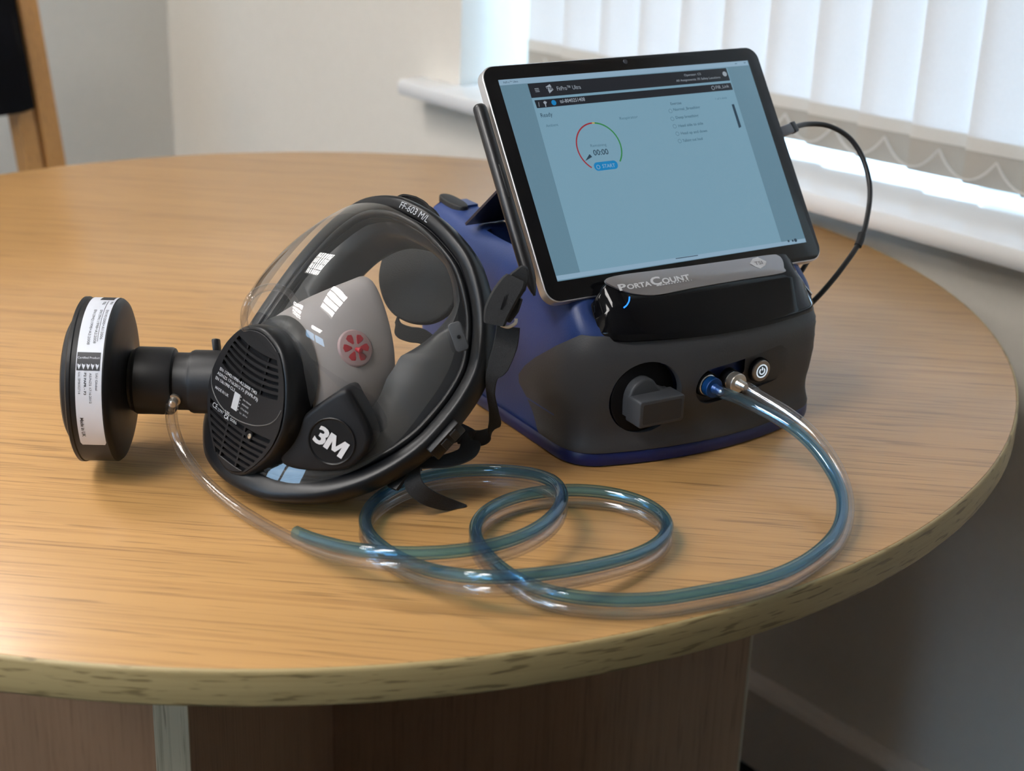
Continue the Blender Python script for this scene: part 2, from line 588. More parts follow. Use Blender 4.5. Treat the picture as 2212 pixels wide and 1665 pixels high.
# window wall with a recessed opening (its left reveal splays a little)
OA0, OA1, OZ0, OZ1 = -1.705, -0.30, 0.010, 1.38
RA0, RA1, RB = -1.708, -0.297, -1.66
g = G()
def wq(*p): g.add([wp(*q) for q in p], [[0, 1, 2, 3]])
wq((AL, BW, ZF), (OA0, BW, ZF), (OA0, BW, ZC), (AL, BW, ZC))
wq((OA1, BW, ZF), (AR, BW, ZF), (AR, BW, ZC), (OA1, BW, ZC))
wq((OA0, BW, ZF), (OA1, BW, ZF), (OA1, BW, OZ0), (OA0, BW, OZ0))
wq((OA0, BW, OZ1), (OA1, BW, OZ1), (OA1, BW, ZC), (OA0, BW, ZC))
wq((OA0, BW, OZ0), (RA0, RB - .1, OZ0), (RA0, RB - .1, OZ1), (OA0, BW, OZ1))
wq((OA1, BW, OZ0), (RA1, RB - .1, OZ0), (RA1, RB - .1, OZ1), (OA1, BW, OZ1))
wq((OA0, BW, OZ1), (RA0, RB - .1, OZ1), (RA1, RB - .1, OZ1), (OA1, BW, OZ1))
wq((OA0, BW, OZ0), (RA0, RB - .1, OZ0), (RA1, RB - .1, OZ0), (OA1, BW, OZ0))
wq((AL, RB - .1, ZF), (RA0, RB - .1, ZF), (RA0, RB - .1, ZC), (AL, RB - .1, ZC))
wq((RA1, RB - .1, ZF), (AR, RB - .1, ZF), (AR, RB - .1, ZC), (RA1, RB - .1, ZC))
wq((RA0, RB - .1, ZF), (RA1, RB - .1, ZF), (RA1, RB - .1, OZ0), (RA0, RB - .1, OZ0))
wq((RA0, RB - .1, OZ1), (RA1, RB - .1, OZ1), (RA1, RB - .1, ZC), (RA0, RB - .1, ZC))
struct(g.build('wall_window', M_WALL, smooth=False, fix=False))
# skirting with a rounded top
sk = [(BW + .001, ZF), (BW + .021, ZF), (BW + .021, ZF + .108), (BW + .017, ZF + .114), (BW + .008, ZF + .121), (BW + .001, ZF + .123)]
V, Fc = loft([[wp(a, b, z) for b, z in sk] for a in (AL + .001, AR - .001)], True, True, True)
struct(mesh('baseboard_window', V, Fc, M_SKIRT, smooth=False))
# window: frame, panes, sill
win = struct(slab('window_1', RA0 + .002, RA1 - .002, RB - .06, RB, 0.037, 0.080, M_UPVC, None, 0.004))
win['label'] = 'white framed window behind the vertical blind'
wroot = win
for nm, a0, a1, z0, z1 in (('stile', RA0 + .002, RA0 + .055, .080, OZ1 - .06), ('stile', RA1 - .055, RA1 - .002, .080, OZ1 - .06), ('mullion', -1.06, -1.0, .080, OZ1 - .06), ('top_rail', RA0 + .002, RA1 - .002, OZ1 - .06, OZ1 - .001)):
    slab(nm, a0, a1, RB - .06, RB - .001, z0, z1, M_UPVC, win, 0.003)
for a0, a1 in ((RA0 + .05, -1.055), (-1.005, RA1 - .05)):
    slab('pane', a0, a1, RB - .034, RB - .030, .075, OZ1 - .055, M_GLASS, win)
# sill board: nose rounded, horn past the opening
sl = [(RB + .001, .012), (-1.312, .012), (-1.306, .014), (-1.3035, .019), (-1.3035, .029), (-1.306, .034), (-1.312, .036), (RB + .001, .036)]
g = G()
g.add(*loft([[wp(a, b, z) for b, z in sl] for a in (OA0 + .004, OA1 - .004)], True, True, True))
hn = [(BW + .001, .012)] + sl[1:7] + [(BW + .001, .036)]
g.add(*loft([[wp(a, b, z) for b, z in hn] for a in (OA0 - .085, OA0 + .004)], True, True, True))
g.add(*loft([[wp(a, b, z) for b, z in hn] for a in (OA1 - .004, OA1 + .085)], True, True, True))
sill = struct(g.build('trim_1', M_SILL))
sill['label'] = 'glossy white window sill board with rounded nose'

# vertical blind
blind = thing('vertical_blind', 'white vertical blind of overlapping cloth slats hanging closed in the window', 'blind', wp(-1.0, -1.44, 1.33))
slab('head_rail', RA0 + .02, RA1 - .02, -1.46, -1.42, 1.325, 1.365, M_UPVC, blind, 0.004)
PITCHS, SW, BT = 0.0728, 0.089, math.radians(9)
dirw = WD * math.cos(BT) - WN * math.sin(BT) * 1.0       # left edge stands nearer the room
def slat_grid(z0, z1, nz, th, off=0.0):
    V, Fc = [], []
    nx = 8
    for i in range(nz + 1):
        for j in range(nx + 1):
            s_ = (j / nx - .5) * SW
            bow = 0.0025 * (1 - (2 * j / nx - 1) ** 2)
            V.append(dirw * s_ + WN * (bow + off) + np.array([0, 0, z0 + (z1 - z0) * i / nz]))
    for i in range(nz):
        for j in range(nx):
            k = i * (nx + 1) + j
            Fc.append([k, k + 1, k + nx + 2, k + nx + 1])
    return V, Fc
def shift(V, c): return [np.asarray(v) + c for v in V]
first = None
a = -1.658 + SW / 2
k = 0
slats = []
while a < RA1 - .04:
    c = wp(a, -1.440, 0)
    if first is None:
        V, Fc = slat_grid(.101, 1.325, 1, 0)
        s0 = mesh('slat', shift(V, c), Fc, M_SLAT, blind, fix=False)
        g = G()
        for of in (.0012, -.0012): g.add(*[(shift(v_, c), f_) for v_, f_ in [slat_grid(.087, .1015, 1, 0, of)]][0])
        h0 = g.build('hem', M_HEM, s0, fix=False)
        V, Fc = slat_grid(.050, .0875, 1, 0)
        w0 = mesh('shade_strip', shift(V, c), Fc, M_SHADE, s0, fix=False)  # added strip below the hem, shade of the gap put into its colour
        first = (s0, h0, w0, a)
    else:
        s1 = first[0].copy()
        COL.objects.link(s1)
        s1.parent = blind
        d = WD * (a - first[3])
        s1.location = tuple(d)
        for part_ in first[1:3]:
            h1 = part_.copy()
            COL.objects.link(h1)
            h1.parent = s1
    slats.append(a)
    a += PITCHS
    k += 1
first_c = None
for a in slats[:-1]:
    if first_c is None:
        P = [wp(a + PITCHS * t, -1.426, .082 - .026 * (1 - (2 * t - 1) ** 2)) for t in np.linspace(0, 1, 13)]
        V, Fc = tube(P, .0013, 6)
        first_c = (mesh('chain', V, Fc, M_CHAIN, blind), a)
    else:
        o = first_c[0].copy()
        COL.objects.link(o)
        o.parent = blind
        o.location = tuple(WD * (a - first_c[1]))

# ceiling lights: louvred square fittings
M_LAMP = emis('lamp_diffuser', (1.0, 0.965, 0.93), LAMP, False)
M_LOUV = matl('louvre_metal', (0.7, 0.7, 0.7), 0.35, metal=0.6)
def ceiling_light(x, y, label):
    t = thing('ceiling_light', label, 'ceiling light', (x, y, ZC - .06), 'louvred ceiling lights')
    ax3 = np.array([WD, WN, [0, 0, 1.0]])
    hw = .30
    fr = G()
    for s_ in (-1, 1):
        fr.add(*box(np.array([x, y, ZC - .03]) + WD * s_ * hw, ax3, (.012, hw + .012, .03)))
        fr.add(*box(np.array([x, y, ZC - .03]) + WN * s_ * hw, ax3, (hw, .012, .03)))
    fr.build('frame', M_LOUV, t, smooth=False)
    V, Fc = box(np.array([x, y, ZC - .012]), ax3, (hw - .014, hw - .014, .008))
    mesh('diffuser', V, Fc, M_LAMP, t, smooth=False)
    lv = G()
    for q in np.linspace(-hw, hw, 9)[1:-1]:
        lv.add(*box(np.array([x, y, ZC - .04]) + WD * q, ax3, (.004, hw - .014, .016)))
    for q in np.linspace(-hw, hw, 5)[1:-1]:
        lv.add(*box(np.array([x, y, ZC - .04]) + WN * q, ax3, (hw - .014, .004, .016)))
    lv.build('louvre', M_LOUV, t, smooth=False)
for la, lb, lab in ((-1.95, 0.05, 'square louvred ceiling light nearest the left wall and window'), (-1.95, 1.45, 'square louvred ceiling light at the left behind the camera'),
                    (-.65, 0.65, 'square louvred ceiling light above the camera'), (-.65, 1.75, 'square louvred ceiling light by the back wall')):
    q = wp(la, lb, 0)
    ceiling_light(q[0], q[1], lab)

# ------------------------------------------------------------------ round table
TC = np.array([-0.175115, 1.297968, 0.0])
TR, TT = 0.60085, 0.0236
table = thing('round_table', 'round light oak table with cross panel base, holding the mask and tester', 'table', (TC[0], TC[1], -TZ))
N = 160
ang = np.linspace(0, 2 * math.pi, N, endpoint=False)
def circ(r, z): return [TC + np.array([r * math.cos(t), r * math.sin(t), z]) for t in ang]
V, Fc = loft([circ(TR - .0022, -TT + .001), circ(TR - .0022, -.0004), circ(TR - .0028, 0)], True, True, True)
mesh('tabletop', V, Fc, M_WOOD, table, angle=60)
V, Fc = loft([circ(TR - .0021, -.0003), circ(TR - .0010, -.0004), circ(TR - .0002, -.0014), circ(TR, -.003), circ(TR, -TT + .002), circ(TR - .0006, -TT + .0006), circ(TR - .0021, -TT)], True)
mesh('edge_band', V, Fc, M_EDGE, table, angle=60)
def panel(angle_deg, r0, r1, name, z0, z1, th=.022):
    t = math.radians(angle_deg)
    d = np.array([math.cos(t), math.sin(t), 0])
    q = np.array([-d[1], d[0], 0])
    V, Fc = box(TC + d * (r0 + r1) / 2 + np.array([0, 0, (z0 + z1) / 2]), np.array([d, q, [0, 0, 1.0]]), ((r1 - r0) / 2, th / 2, (z1 - z0) / 2), .0008, 1)
    o = mesh(name, V, Fc, M_LEG, table, smooth=False)
    V, Fc = box(TC + d * (r1 + .0006) + np.array([0, 0, (z0 + z1) / 2]), np.array([d, q, [0, 0, 1.0]]), (.0010, th / 2 + .0004, (z1 - z0) / 2), .0003, 1)
    mesh('panel_edging', V, Fc, M_LEGEDGE, o, smooth=False)
PA = -96.0
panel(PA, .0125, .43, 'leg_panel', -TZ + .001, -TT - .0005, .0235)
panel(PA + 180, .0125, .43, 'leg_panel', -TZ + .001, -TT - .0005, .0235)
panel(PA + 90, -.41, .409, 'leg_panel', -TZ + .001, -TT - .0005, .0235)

# ------------------------------------------------------------------ chair beyond the table
fc, wc = nrm([.81, -.58, 0]), nrm([-.58, -.81, 0])
ch0 = np.array([-.70, 2.30, -TZ])                        # foot of the visible rear post
chair = thing('chair', 'wooden framed chair with black upholstered back beyond the left of the table', 'chair', ch0 + wc * .22)
def chair_post(c, z0, z1, lean, hw, hd, name, wside=0):
    R = []
    for z in np.linspace(z0, z1, 9):
        h = z + TZ
        back = -fc * (max(0, h - .42) * lean)
        p = c + back + np.array([0, 0, h])
        R.append([p + wc * hw + fc * hd, p - wc * hw + fc * hd, p - wc * hw - fc * hd, p + wc * hw - fc * hd])
    V, Fc = loft(R, True, True, True)
    return mesh(name, V, Fc, M_CHAIRWOOD, chair, smooth=False)
LEAN = .16
for s_ in (0, 1):
    chair_post(ch0 + wc * .44 * s_, ZF, .17, LEAN, .016, .017, 'rear_leg')
    chair_post(ch0 + wc * (.44 * s_ + (.037 if s_ == 0 else -.037)), ZF + .40, .13, LEAN, .014, .013, 'back_rail')
    chair_post(ch0 + wc * .44 * s_ + fc * .42, ZF, ZF + .43, 0, .017, .017, 'front_leg')
bp = []
def backpt(s_, z, off): 
    h = z + TZ
    return ch0 + wc * s_ - fc * (max(0, h - .42) * LEAN) + fc * off + np.array([0, 0, h])
R = []
for z in np.linspace(-.045, .19, 10):
    e = .012 * math.sin(math.pi * (z + .045) / .235)
    R.append([backpt(s_, z, o) for s_, o in ((.018, .012), (.05, .026 + e), (.22, .018 + e), (.39, .026 + e), (.422, .012), (.39, -.012), (.22, -.02), (.05, -.012))])
V, Fc = loft(R, True, True, True)
mesh('backrest', V, Fc, M_BLACKFAB, chair)
V, Fc = box(ch0 + wc * .22 + fc * .2 + np.array([0, 0, .445]), np.array([wc, fc, [0, 0, 1.0]]), (.21, .21, .03), .02, 3)
mesh('seat', V, Fc, M_BLACKFAB, chair)
for s_ in (0, 1):
    V, Fc = box(ch0 + wc * .44 * s_ + fc * .21 + np.array([0, 0, .39]), np.array([wc, fc, [0, 0, 1.0]]), (.010, .195, .024), .002, 1)
    mesh('seat_rail', V, Fc, M_CHAIRWOOD, chair, smooth=False)

# ------------------------------------------------------------------ fit tester (blue box with grey front)
YAW, TILT = 0.56156, 0.61259
EX = np.array([math.cos(YAW), math.sin(YAW), 0])
BK = np.array([-math.sin(YAW), math.cos(YAW), 0])
EZ = np.array([0, 0, 1.0])
D0 = np.array([0.12208, 1.04976, 0.0])
def dv(x, y, z): return D0 + EX * x + BK * y + EZ * z
M_BLUE = matl('blue_plastic', (0.020, 0.046, 0.175), 0.42, spec=0.45, noise=0.06, bump=0.12, scale=900)
M_NAVY = matl('blue_plastic_trim', (0.006, 0.014, 0.10), 0.38, noise=0.05, scale=500)
M_GREY = matl('charcoal_plastic', (0.050, 0.052, 0.058), 0.50, spec=0.4, noise=0.05, bump=0.10, scale=900)
M_GREYD = matl('charcoal_plastic_dark', (0.022, 0.022, 0.025), 0.45, noise=0.05, bump=0.05, scale=700)
M_GLOSS = matl('gloss_black', (0.004, 0.004, 0.005), 0.06, spec=0.22, noise=0.05, scale=20)
M_PLATE = matl('smoked_grey_gloss_plate', (0.34, 0.325, 0.335), 0.20, metal=0.6, noise=0.04, scale=12)
M_CHROME = matl('chrome_trim', (0.55, 0.56, 0.57), 0.14, metal=0.9, noise=0.03, scale=30)
M_RUBBER = matl('black_rubber', (0.012, 0.012, 0.013), 0.6, noise=0.1, bump=0.05, scale=300)
M_WHITE = matl('white_print', (0.72, 0.72, 0.74), 0.5, noise=0.02, scale=50)
M_GREYPRINT = matl('grey_print', (0.42, 0.44, 0.47), 0.5, noise=0.02, scale=50)
M_BLACK = matl('matt_black', (0.003, 0.003, 0.004), 0.7, spec=0.2, noise=0.1, scale=100)
tester = thing('fit_tester', 'blue and charcoal respirator fit testing machine standing on the table under the tablet', 'test machine', dv(0, .08, 0))
XL, XR, YB = -.108, .109, .205
def yfront(x): return -.047 + .018 * (x / .1) ** 2
def bez(a, b, c, n=8):
    t = np.linspace(0, 1, n + 1)[:, None]
    return (1 - t) ** 2 * np.array(a) + 2 * t * (1 - t) * np.array(b) + t * t * np.array(c)
def outline():
    """front-left start, counter-clockwise seen from above; first the front, then right side, back, left side"""
    P = []
    xs = np.linspace(-.090, .091, 41)
    P += [(x, yfront(x)) for x in xs]
    P += list(bez((.091, yfront(.091)), (XR, yfront(XR)), (XR, -.004), 8)[1:])
    P += [(XR, y) for y in np.linspace(.01, .185, 20)]
    P += list(bez((XR, .19), (XR, YB), (.094, YB), 5))
    xb = [.085, .0745, .0735, .05, .02, -.02, -.05, -.0725, -.0735, -.085]
    P += [(x, YB) for x in xb]
    P += list(bez((-.094, YB), (XL, YB), (XL, .19), 5))
    P += [(XL, y) for y in np.linspace(.185, .01, 20)]
    P += list(bez((XL, -.004), (XL, yfront(XL)), (-.090, yfront(-.090)), 8)[:-1])
    return np.array(P)
OUT = outline()
def ztop(y):
    if y < .02: return max(0, (.02 - y) / .065) * -.037
    if y > .1: return (y - .1) / .1 * .005
    return 0.0
def ring(inset, z, front_in=0.0):
    P = offset2d(OUT, inset)
    R = []
    for (x, y), (x0, y0) in zip(P, OUT):
        zz = z
        if z > .06: zz = z + ztop(y0) * min(1, (z - .06) / .07)
        if front_in and y0 < .05: y = y + front_in * min(1, (.05 - y0) / .08)
        if abs(x) < (.073 if y0 > .120 else .0935) and y0 > .02 and zz > .1: zz = .1
        R.append(dv(x, y, zz))
    return R
rings = [ring(.004, .0025), ring(.0006, .006), ring(0, .010), ring(0, .012, .008), ring(.0, .05, .008), ring(.0005, .085, .008), ring(.001, .095, .006), ring(.0015, .100, .0), ring(.0025, .112), ring(.0045, .120), ring(.008, .1265), ring(.0125, .1300), ring(.016, .1310)]
inn = ring(.034, .1312)
rings.append(inn)
low = [p.copy() for p in inn]
for p in low: p[2] = min(p[2], .092)
rings.append(low)
V, Fc = loft(rings, True, True, True)
mesh('housing', V, Fc, M_BLUE, tester, angle=50)
# lower rim strip of the housing
V, Fc = loft([ring(.001, .0), ring(-.0022, .0012), ring(-.0028, .004), ring(-.0028, .0085), ring(-.0018, .0102), ring(.003, .0106)], True, True, True)
mesh('base_strip', V, Fc, M_NAVY, tester, angle=50)
# feet
for x, y in ((-.09, .02), (.09, .02), (-.09, .18), (.09, .18)): pass

# charcoal front panel: wraps round both front corners, pointed on the sides
ZS = [.0108, .013, .017, .022, .030, .038, .045, .055, .065, .075, .083, .090, .095]
def ystart(z):
    zs = [.0105, .0410, .0600, .095, .11]
    ys = [.0150, .0500, .0320, -.020, -.042]
    return float(np.interp(z, zs, ys))
def prof(z): return float(np.interp(z, [.0105, .013, .018, .026, .040, .055, .072, .084, .090, .096], [.0026, .0026, .0010, -.0006, .0014, .0030, .0030, .0022, -.0002, -.0030]))
half = len(OUT)
i_mid = 20
order = list(range(-40, 61))
PATH = np.array([OUT[i % half] for i in order])
nor = []
for i in range(len(PATH)):
    t = PATH[min(i + 1, len(PATH) - 1)] - PATH[max(i - 1, 0)]
    nor.append(nrm([t[1], -t[0]]))
nor = np.array(nor)
midi = 40 + 20
def front_path(z, n=121, off=0.0):
    ys = ystart(z)
    o = prof(z) + off
    P = PATH + nor * o
    L = [i for i in range(midi) if PATH[i][1] <= ys + 1e-9 and i > 2]
    i0 = L[0]
    Rr = [i for i in range(midi, len(PATH)) if PATH[i][1] <= ys + 1e-9]
    i1 = Rr[-1]
    def cut(i, j):
        y0, y1 = PATH[i][1], PATH[j][1]
        t = (ys - y0) / (y1 - y0 + 1e-12)
        t = min(max(t, 0), 1)
        return P[i] + (P[j] - P[i]) * t
    Q = [cut(i0, i0 - 1)] + [P[i] for i in range(i0, i1 + 1)] + [cut(i1, i1 + 1 if i1 + 1 < len(PATH) else i1)]
    return resample(np.array(Q), n)
outer = [[dv(q[0], q[1], z - (.004 * (q[0] + .1) / .2 if z > .08 else 0)) for q in front_path(z)] for z in ZS]
inner = [[dv(q[0], q[1], z - (.004 * (q[0] + .1) / .2 if z > .08 else 0)) for q in front_path(z, off=-.0055)] for z in ZS]
g = G()
n1, n2 = len(ZS), 121
VV = [p for r in outer for p in r] + [p for r in inner for p in r]
FF = []
b0 = n1 * n2
for i in range(n1 - 1):
    for j in range(n2 - 1):
        k_ = i * n2 + j
        FF.append([k_, k_ + 1, k_ + n2 + 1, k_ + n2])
        FF.append([b0 + k_, b0 + k_ + n2, b0 + k_ + n2 + 1, b0 + k_ + 1])
for j in range(n2 - 1):
    FF.append([j, b0 + j, b0 + j + 1, j + 1])
    k_ = (n1 - 1) * n2 + j
    FF.append([k_, k_ + 1, b0 + k_ + 1, b0 + k_])
for i in range(n1 - 1):
    k_ = i * n2
    FF.append([k_, k_ + n2, b0 + k_ + n2, b0 + k_])
    k_ = i * n2 + n2 - 1
    FF.append([k_, b0 + k_, b0 + k_ + n2, k_ + n2])
fpanel = mesh('front_panel', VV, FF, M_GREY, tester, angle=35)
def fr_pt(x, z, off=0.0):
    """point and outward normal on the front panel"""
    y = yfront(x) - prof(z) - off
    sl_ = .036 * x / .1
    n = nrm(-BK + EX * sl_)
    return dv(x, y, z), n
def at_front(u, v):
    y = -.048
    for _ in range(6):
        p = at_plane(u, v, dv(0, y, 0), BK)
        r = p - D0
        x, z = float(np.dot(r, EX)), float(r[2])
        y = yfront(x) - prof(z)
    return x, z
# holes cut in the panel: round well of the cartridge knob, oval pocket and ports
kx, kz = at_front(1396, 860)
bx, bz = at_front(1531, 832)
mx_, mz_ = at_front(1583, 822)
px_, pz_ = at_front(1645, 801)
cut = G()
p, n = fr_pt(kx, kz)
KN = n
KU = nrm(np.cross(EZ, n))
cut.add(*lathe([(-.012, .0262), (.012, .0272)], p, n, 48))
for x, z, r in ((bx, bz, .0092), (mx_, mz_, .0080)):
    q, nn = fr_pt(x, z)
    cut.add(*lathe([(-.012, r), (.012, r)], q, nn, 32))
# oval pocket, 1.6 mm deep
p0, n0 = fr_pt(-.006, bz - .001)
p1, n1_ = fr_pt(px_ + .012, pz_ + .002)
mid, mn = (p0 + p1) / 2, nrm(n0 + n1_)
ux = nrm(p1 - p0)
ux = nrm(ux - mn * np.dot(ux, mn))
uy = np.cross(mn, ux)
Lh = np.linalg.norm(p1 - p0)
V, Fc = prism(rrect(Lh + .034, .027, .0134, 10), mid + mn * .02, ux, uy, .0242, 0)
pock = G()
pock.add(V, Fc)
def boolean(o, cutter_G):
    c = cutter_G.build('cutter', None)
    c.location = c.location
    md = o.modifiers.new('b', 'BOOLEAN')
    md.operation = 'DIFFERENCE'
    md.object = c
    md.solver = 'EXACT'
    dg = bpy.context.evaluated_depsgraph_get()
    dg.update()
    me = bpy.data.meshes.new_from_object(o.evaluated_get(dg))
    o.modifiers.clear()
    o.data = me
    bpy.data.objects.remove(c)
    me.polygons.foreach_set('use_smooth', [True] * len(me.polygons))
    me.set_sharp_from_angle(angle=math.radians(30))
for one in (cut, pock):
    boolean(fpanel, one)
# cartridge knob
p, n = fr_pt(kx, kz)
V, Fc = lathe([(-.0062, .0250), (-.0052, .0259), (-.0046, .0260), (-.0040, .0250)], p, n, 48)
kw = mesh('knob_well', V, Fc, M_BLACK, tester)
uy_k = nrm(np.cross(n, KU))
if uy_k[2] < 0: uy_k, KU = -uy_k, KU
KU = nrm(np.cross(uy_k, n))
# round hub flaring into the flat grip bar that points to the lower right
hub = smooth_path([(-.0165, -.0105), (-.0165, .004), (-.0120, .0125), (-.0040, .0160), (.0030, .0140), (.0080, .0085), (.0150, .0050), (.0185, .0035), (.0185, -.0085), (.0180, -.0105)], 4)
V, Fc = prism(hub, p + n * .0035, KU, uy_k, .0085, .0022)
knob = mesh('cartridge_knob', V, Fc, M_GREY, tester, angle=35)
tilt_u = nrm(KU)
gr = rrect(.0375, .0195, .0022, 4, .0022, -.0042)
V, Fc = prism(gr, p + n * .0165, KU, uy_k, .016, .0012)
grip = mesh('grip', V, Fc, M_GREY, knob, angle=35)
gi = rrect(.0320, .0145, .0014, 3, .0022, -.0042)
V, Fc = prism(gi, p + n * .01665, KU, uy_k, .0012, 0)
mesh('grip_inset', V, Fc, M_GREYD, knob, smooth=False)
# ports
M_STEEL = matl('nickel_fitting', (0.62, 0.57, 0.50), 0.28, metal=0.85, noise=0.05, scale=300)
M_BLUEFIT = matl('blue_anodised', (0.004, 0.050, 0.19), 0.30, metal=0.3, noise=0.05, scale=300)
for x, z, r in ((bx, bz, .0092), (mx_, mz_, .0080)):
    q, nn = fr_pt(x, z)
    V, Fc = lathe([(-.006, r * .98), (-.0018, r * .98), (-.0010, r * .95), (-.0010, r * .82), (-.005, r * .80)], q, nn, 32, True, True)
    mesh('port_socket', V, Fc, M_BLACK, tester)
    V, Fc = lathe([(-.0020, r * .80), (-.0002, r * .84), (.0004, r * .78), (-.0015, r * .72)], q, nn, 32, False, False)
    mesh('port_ring', V, Fc, M_CHROME, tester)
# power button
q, nn = fr_pt(px_, pz_, -.0016)
bu = nrm(np.cross(EZ, nn)); bv = np.cross(nn, bu)
V, Fc = lathe([(-.002, .0092), (.0002, .0090), (.0004, .0084)], q, nn, 40, True, True)
pb = mesh('power_button', V, Fc, M_BLACK, tester)
V, Fc = lathe([(.0, .0080), (.0016, .0079), (.0021, .0074), (.0021, .0051), (.0018, .0049)], q, nn, 40, True, True)
M_NICK = matl('brushed_button', (0.30, 0.265, 0.23), 0.32, metal=0.75, noise=0.05, scale=200)
mesh('button_face', V, Fc, M_NICK, pb)
M_LED = emis('lit_button_ring', (0.80, 0.90, 1.0), 0.85, False)
V, Fc = lathe([(.0019, .0052), (.00235, .0051), (.00235, .0043), (.0019, .0042)], q, nn, 40, False, False)
mesh('light_ring', V, Fc, M_LED, pb)
V, Fc = lathe([(.0017, .0043), (.0021, .0042)], q, nn, 32, True, True)
mesh('button_centre', V, Fc, matl('slate_button', (0.06, 0.10, 0.13), 0.3, noise=0.05, scale=100), pb)
P = [q + nn * .0024 + bu * (.0023 * math.sin(t)) + bv * (.0023 * math.cos(t)) for t in np.linspace(math.radians(40), math.radians(320), 24)]
g = G()
g.add(*tube(P, .00042, 6))
g.add(*tube([q + nn * .0024 + bv * .0008, q + nn * .0024 + bv * .0031], .00042, 6))
g.build('power_symbol', M_LED, pb)
# small star mark between the ports and the button
q2, n2_ = fr_pt((mx_ + px_) / 2 + .004, mz_ + .004, -.0014)

# gloss lip that holds the tablet
lipN = 40
def lip_sec(t):
    x = -.098 + .203 * t
    e = min(1, t / .10, (1 - t) / .14)
    e = e * e * (3 - 2 * e)
    yb = yfront(x) - .0012
    if t < .10: yb += (1 - t / .10) ** 2 * .018
    if t > .93: yb += ((t - .93) / .07) ** 2 * .010
    zb = .0962 - .006 * t
    ym, zm = -.0285, .0985 + .0165 * e
    yt, zt = -.0135, .0990 + .0285 * e
    ym = max(ym, yb + .010)
    yt = max(yt, ym + .008)
    return [(x, yb, zb - .004), (x, yb, zb), (x, yb + .0006, zb + .0012), (x, ym - .0006, zm - .0008), (x, ym + .0004, zm + .0003), (x, yt - .001, zt - .0005), (x, yt, zt), (x, yt + .0022, zt - .0004), (x, yt + .003, zt - .003), (x, yt + .003, .094)]
R = [[dv(*p) for p in lip_sec(t)] for t in np.linspace(0, 1, lipN)]
V, Fc = loft(R, True, True, True)
lip = mesh('tablet_lip', V, Fc, M_GLOSS, tester, angle=28)
PLP = dv(0, -.0275, .1152)
PLU = EX
PLV = nrm(dv(0, -.0145, .1268) - PLP)
PLN = np.cross(PLU, PLV)
def pl_px(u, v):
    q = at_plane(u, v, PLP + PLN * .0008, PLN) - PLP
    return (float(np.dot(q, PLU)), float(np.dot(q, PLV)))
pts = [pl_px(*q) for q in smooth_path([(1306, 606), (1340, 594), (1450, 580), (1560, 565), (1660, 551), (1680, 552), (1690, 562), (1693, 578), (1690, 590), (1600, 605), (1500, 622), (1430, 636), (1395, 638), (1360, 633), (1330, 622)], 4, True)]
V, Fc = prism(np.array(pts), PLP + PLN * .0014, PLU, PLV, .0016, .0004, 2)
plate = mesh('lip_plate', V, Fc, M_PLATE, tester, angle=30)
# bright trim that runs down the right end of the lip
g = G()
tp = [(1688, 560), (1697, 578), (1704, 596), (1718, 612), (1737, 628), (1751, 637)]
rr = []
for (u, v), x in zip(tp, (.078, .083, .087, .092, .097, .101)):
    p_ = at_plane(u, v, dv(x, 0, 0), EX)
    rr.append(p_)
rr = smooth_path(rr, 4)
wv = [nrm(BK * .8 - EZ * .2)] * len(rr)
V, Fc = ribbon(rr, wv, np.interp(np.linspace(0, 1, len(rr)), [0, .4, .75, 1], [.010, .014, .014, .006]), .0012)
mesh('lip_trim', V, Fc, M_CHROME, tester)
# printed marks on the plate
def plate_fn(u0, v0, u1, v1):
    a_, b_ = np.array(pl_px(u0, v0)), np.array(pl_px(u1, v1))
    d_ = nrm(b_ - a_)
    e_ = np.array([-d_[1], d_[0]])
    L_ = float(np.linalg.norm(b_ - a_))
    def fn(x, y):
        q_ = a_ + d_ * x + e_ * y
        return PLP + PLU * q_[0] + PLV * q_[1] + PLN * .00165
    return fn, L_
M_PRINT = matl('pale_print', (0.60, 0.60, 0.62), 0.45, noise=0.02, scale=50)
fn, L_ = plate_fn(1338, 629, 1492, 604)
for s_, x0, w0, h0 in (('P', 0, .105, .0047), ('ORTA', .112, .33, .0036), ('C', .445, .145, .0060), ('OUNT', .60, .39, .0040)):
    f2_ = (lambda x, y, x0=x0, fn=fn, L_=L_: fn(x + x0 * L_, y))
    text('maker_lettering', s_, M_PRINT, plate, f2_, h0, bold=.035, width=w0 * L_)
g = G()
for i in range(13):
    x = L_ * (.50 + i * .041)
    w_ = .0022 * (1 - i / 16)
    g.add([fn(x, -.0012), fn(x + w_, -.0012), fn(x + w_, -.0004), fn(x, -.0004)], [[0, 1, 2, 3]])
g.build('lettering_dots', M_PRINT, plate, smooth=False, fix=False)
fn, L_ = plate_fn(1620, 573, 1668, 566)
g = G()
dm = [(0, .0012), (.0045, .0046), (.0095, .0052), (.0150, .0008), (.0125, -.0022), (.0070, -.0042), (.0035, -.0024)]
g.add([fn(x, y) for x, y in dm], [list(range(len(dm)))])
g.build('maker_emblem', M_PRINT, plate, smooth=False, fix=False)
text('emblem_lettering', 'TSI', matl('emblem_dark', (0.16, 0.15, 0.16), 0.4, noise=0.02, scale=50), plate, lambda x, y: fn(x + .0038, y - .0009) + PLN * .0002, .0027, bold=.01, width=.0072)
# blue standby light seen through the gloss lip
P = [at_plane(u, v, dv(0, -.037, .105), nrm(np.cross(EX, dv(0, -.030, .112) - dv(0, -.045, .097)))) for u, v in ((1346, 666), (1352, 661), (1357, 652), (1358, 643))]
nl = nrm(np.cross(EX, dv(0, -.030, .112) - dv(0, -.045, .097)))
V, Fc = tube(smooth_path([p_ + nl * .0012 for p_ in P], 4), .00055, 6)
mesh('standby_light', V, Fc, emis('blue_led', (0.03, 0.25, 1.0), 1.6, False), tester)
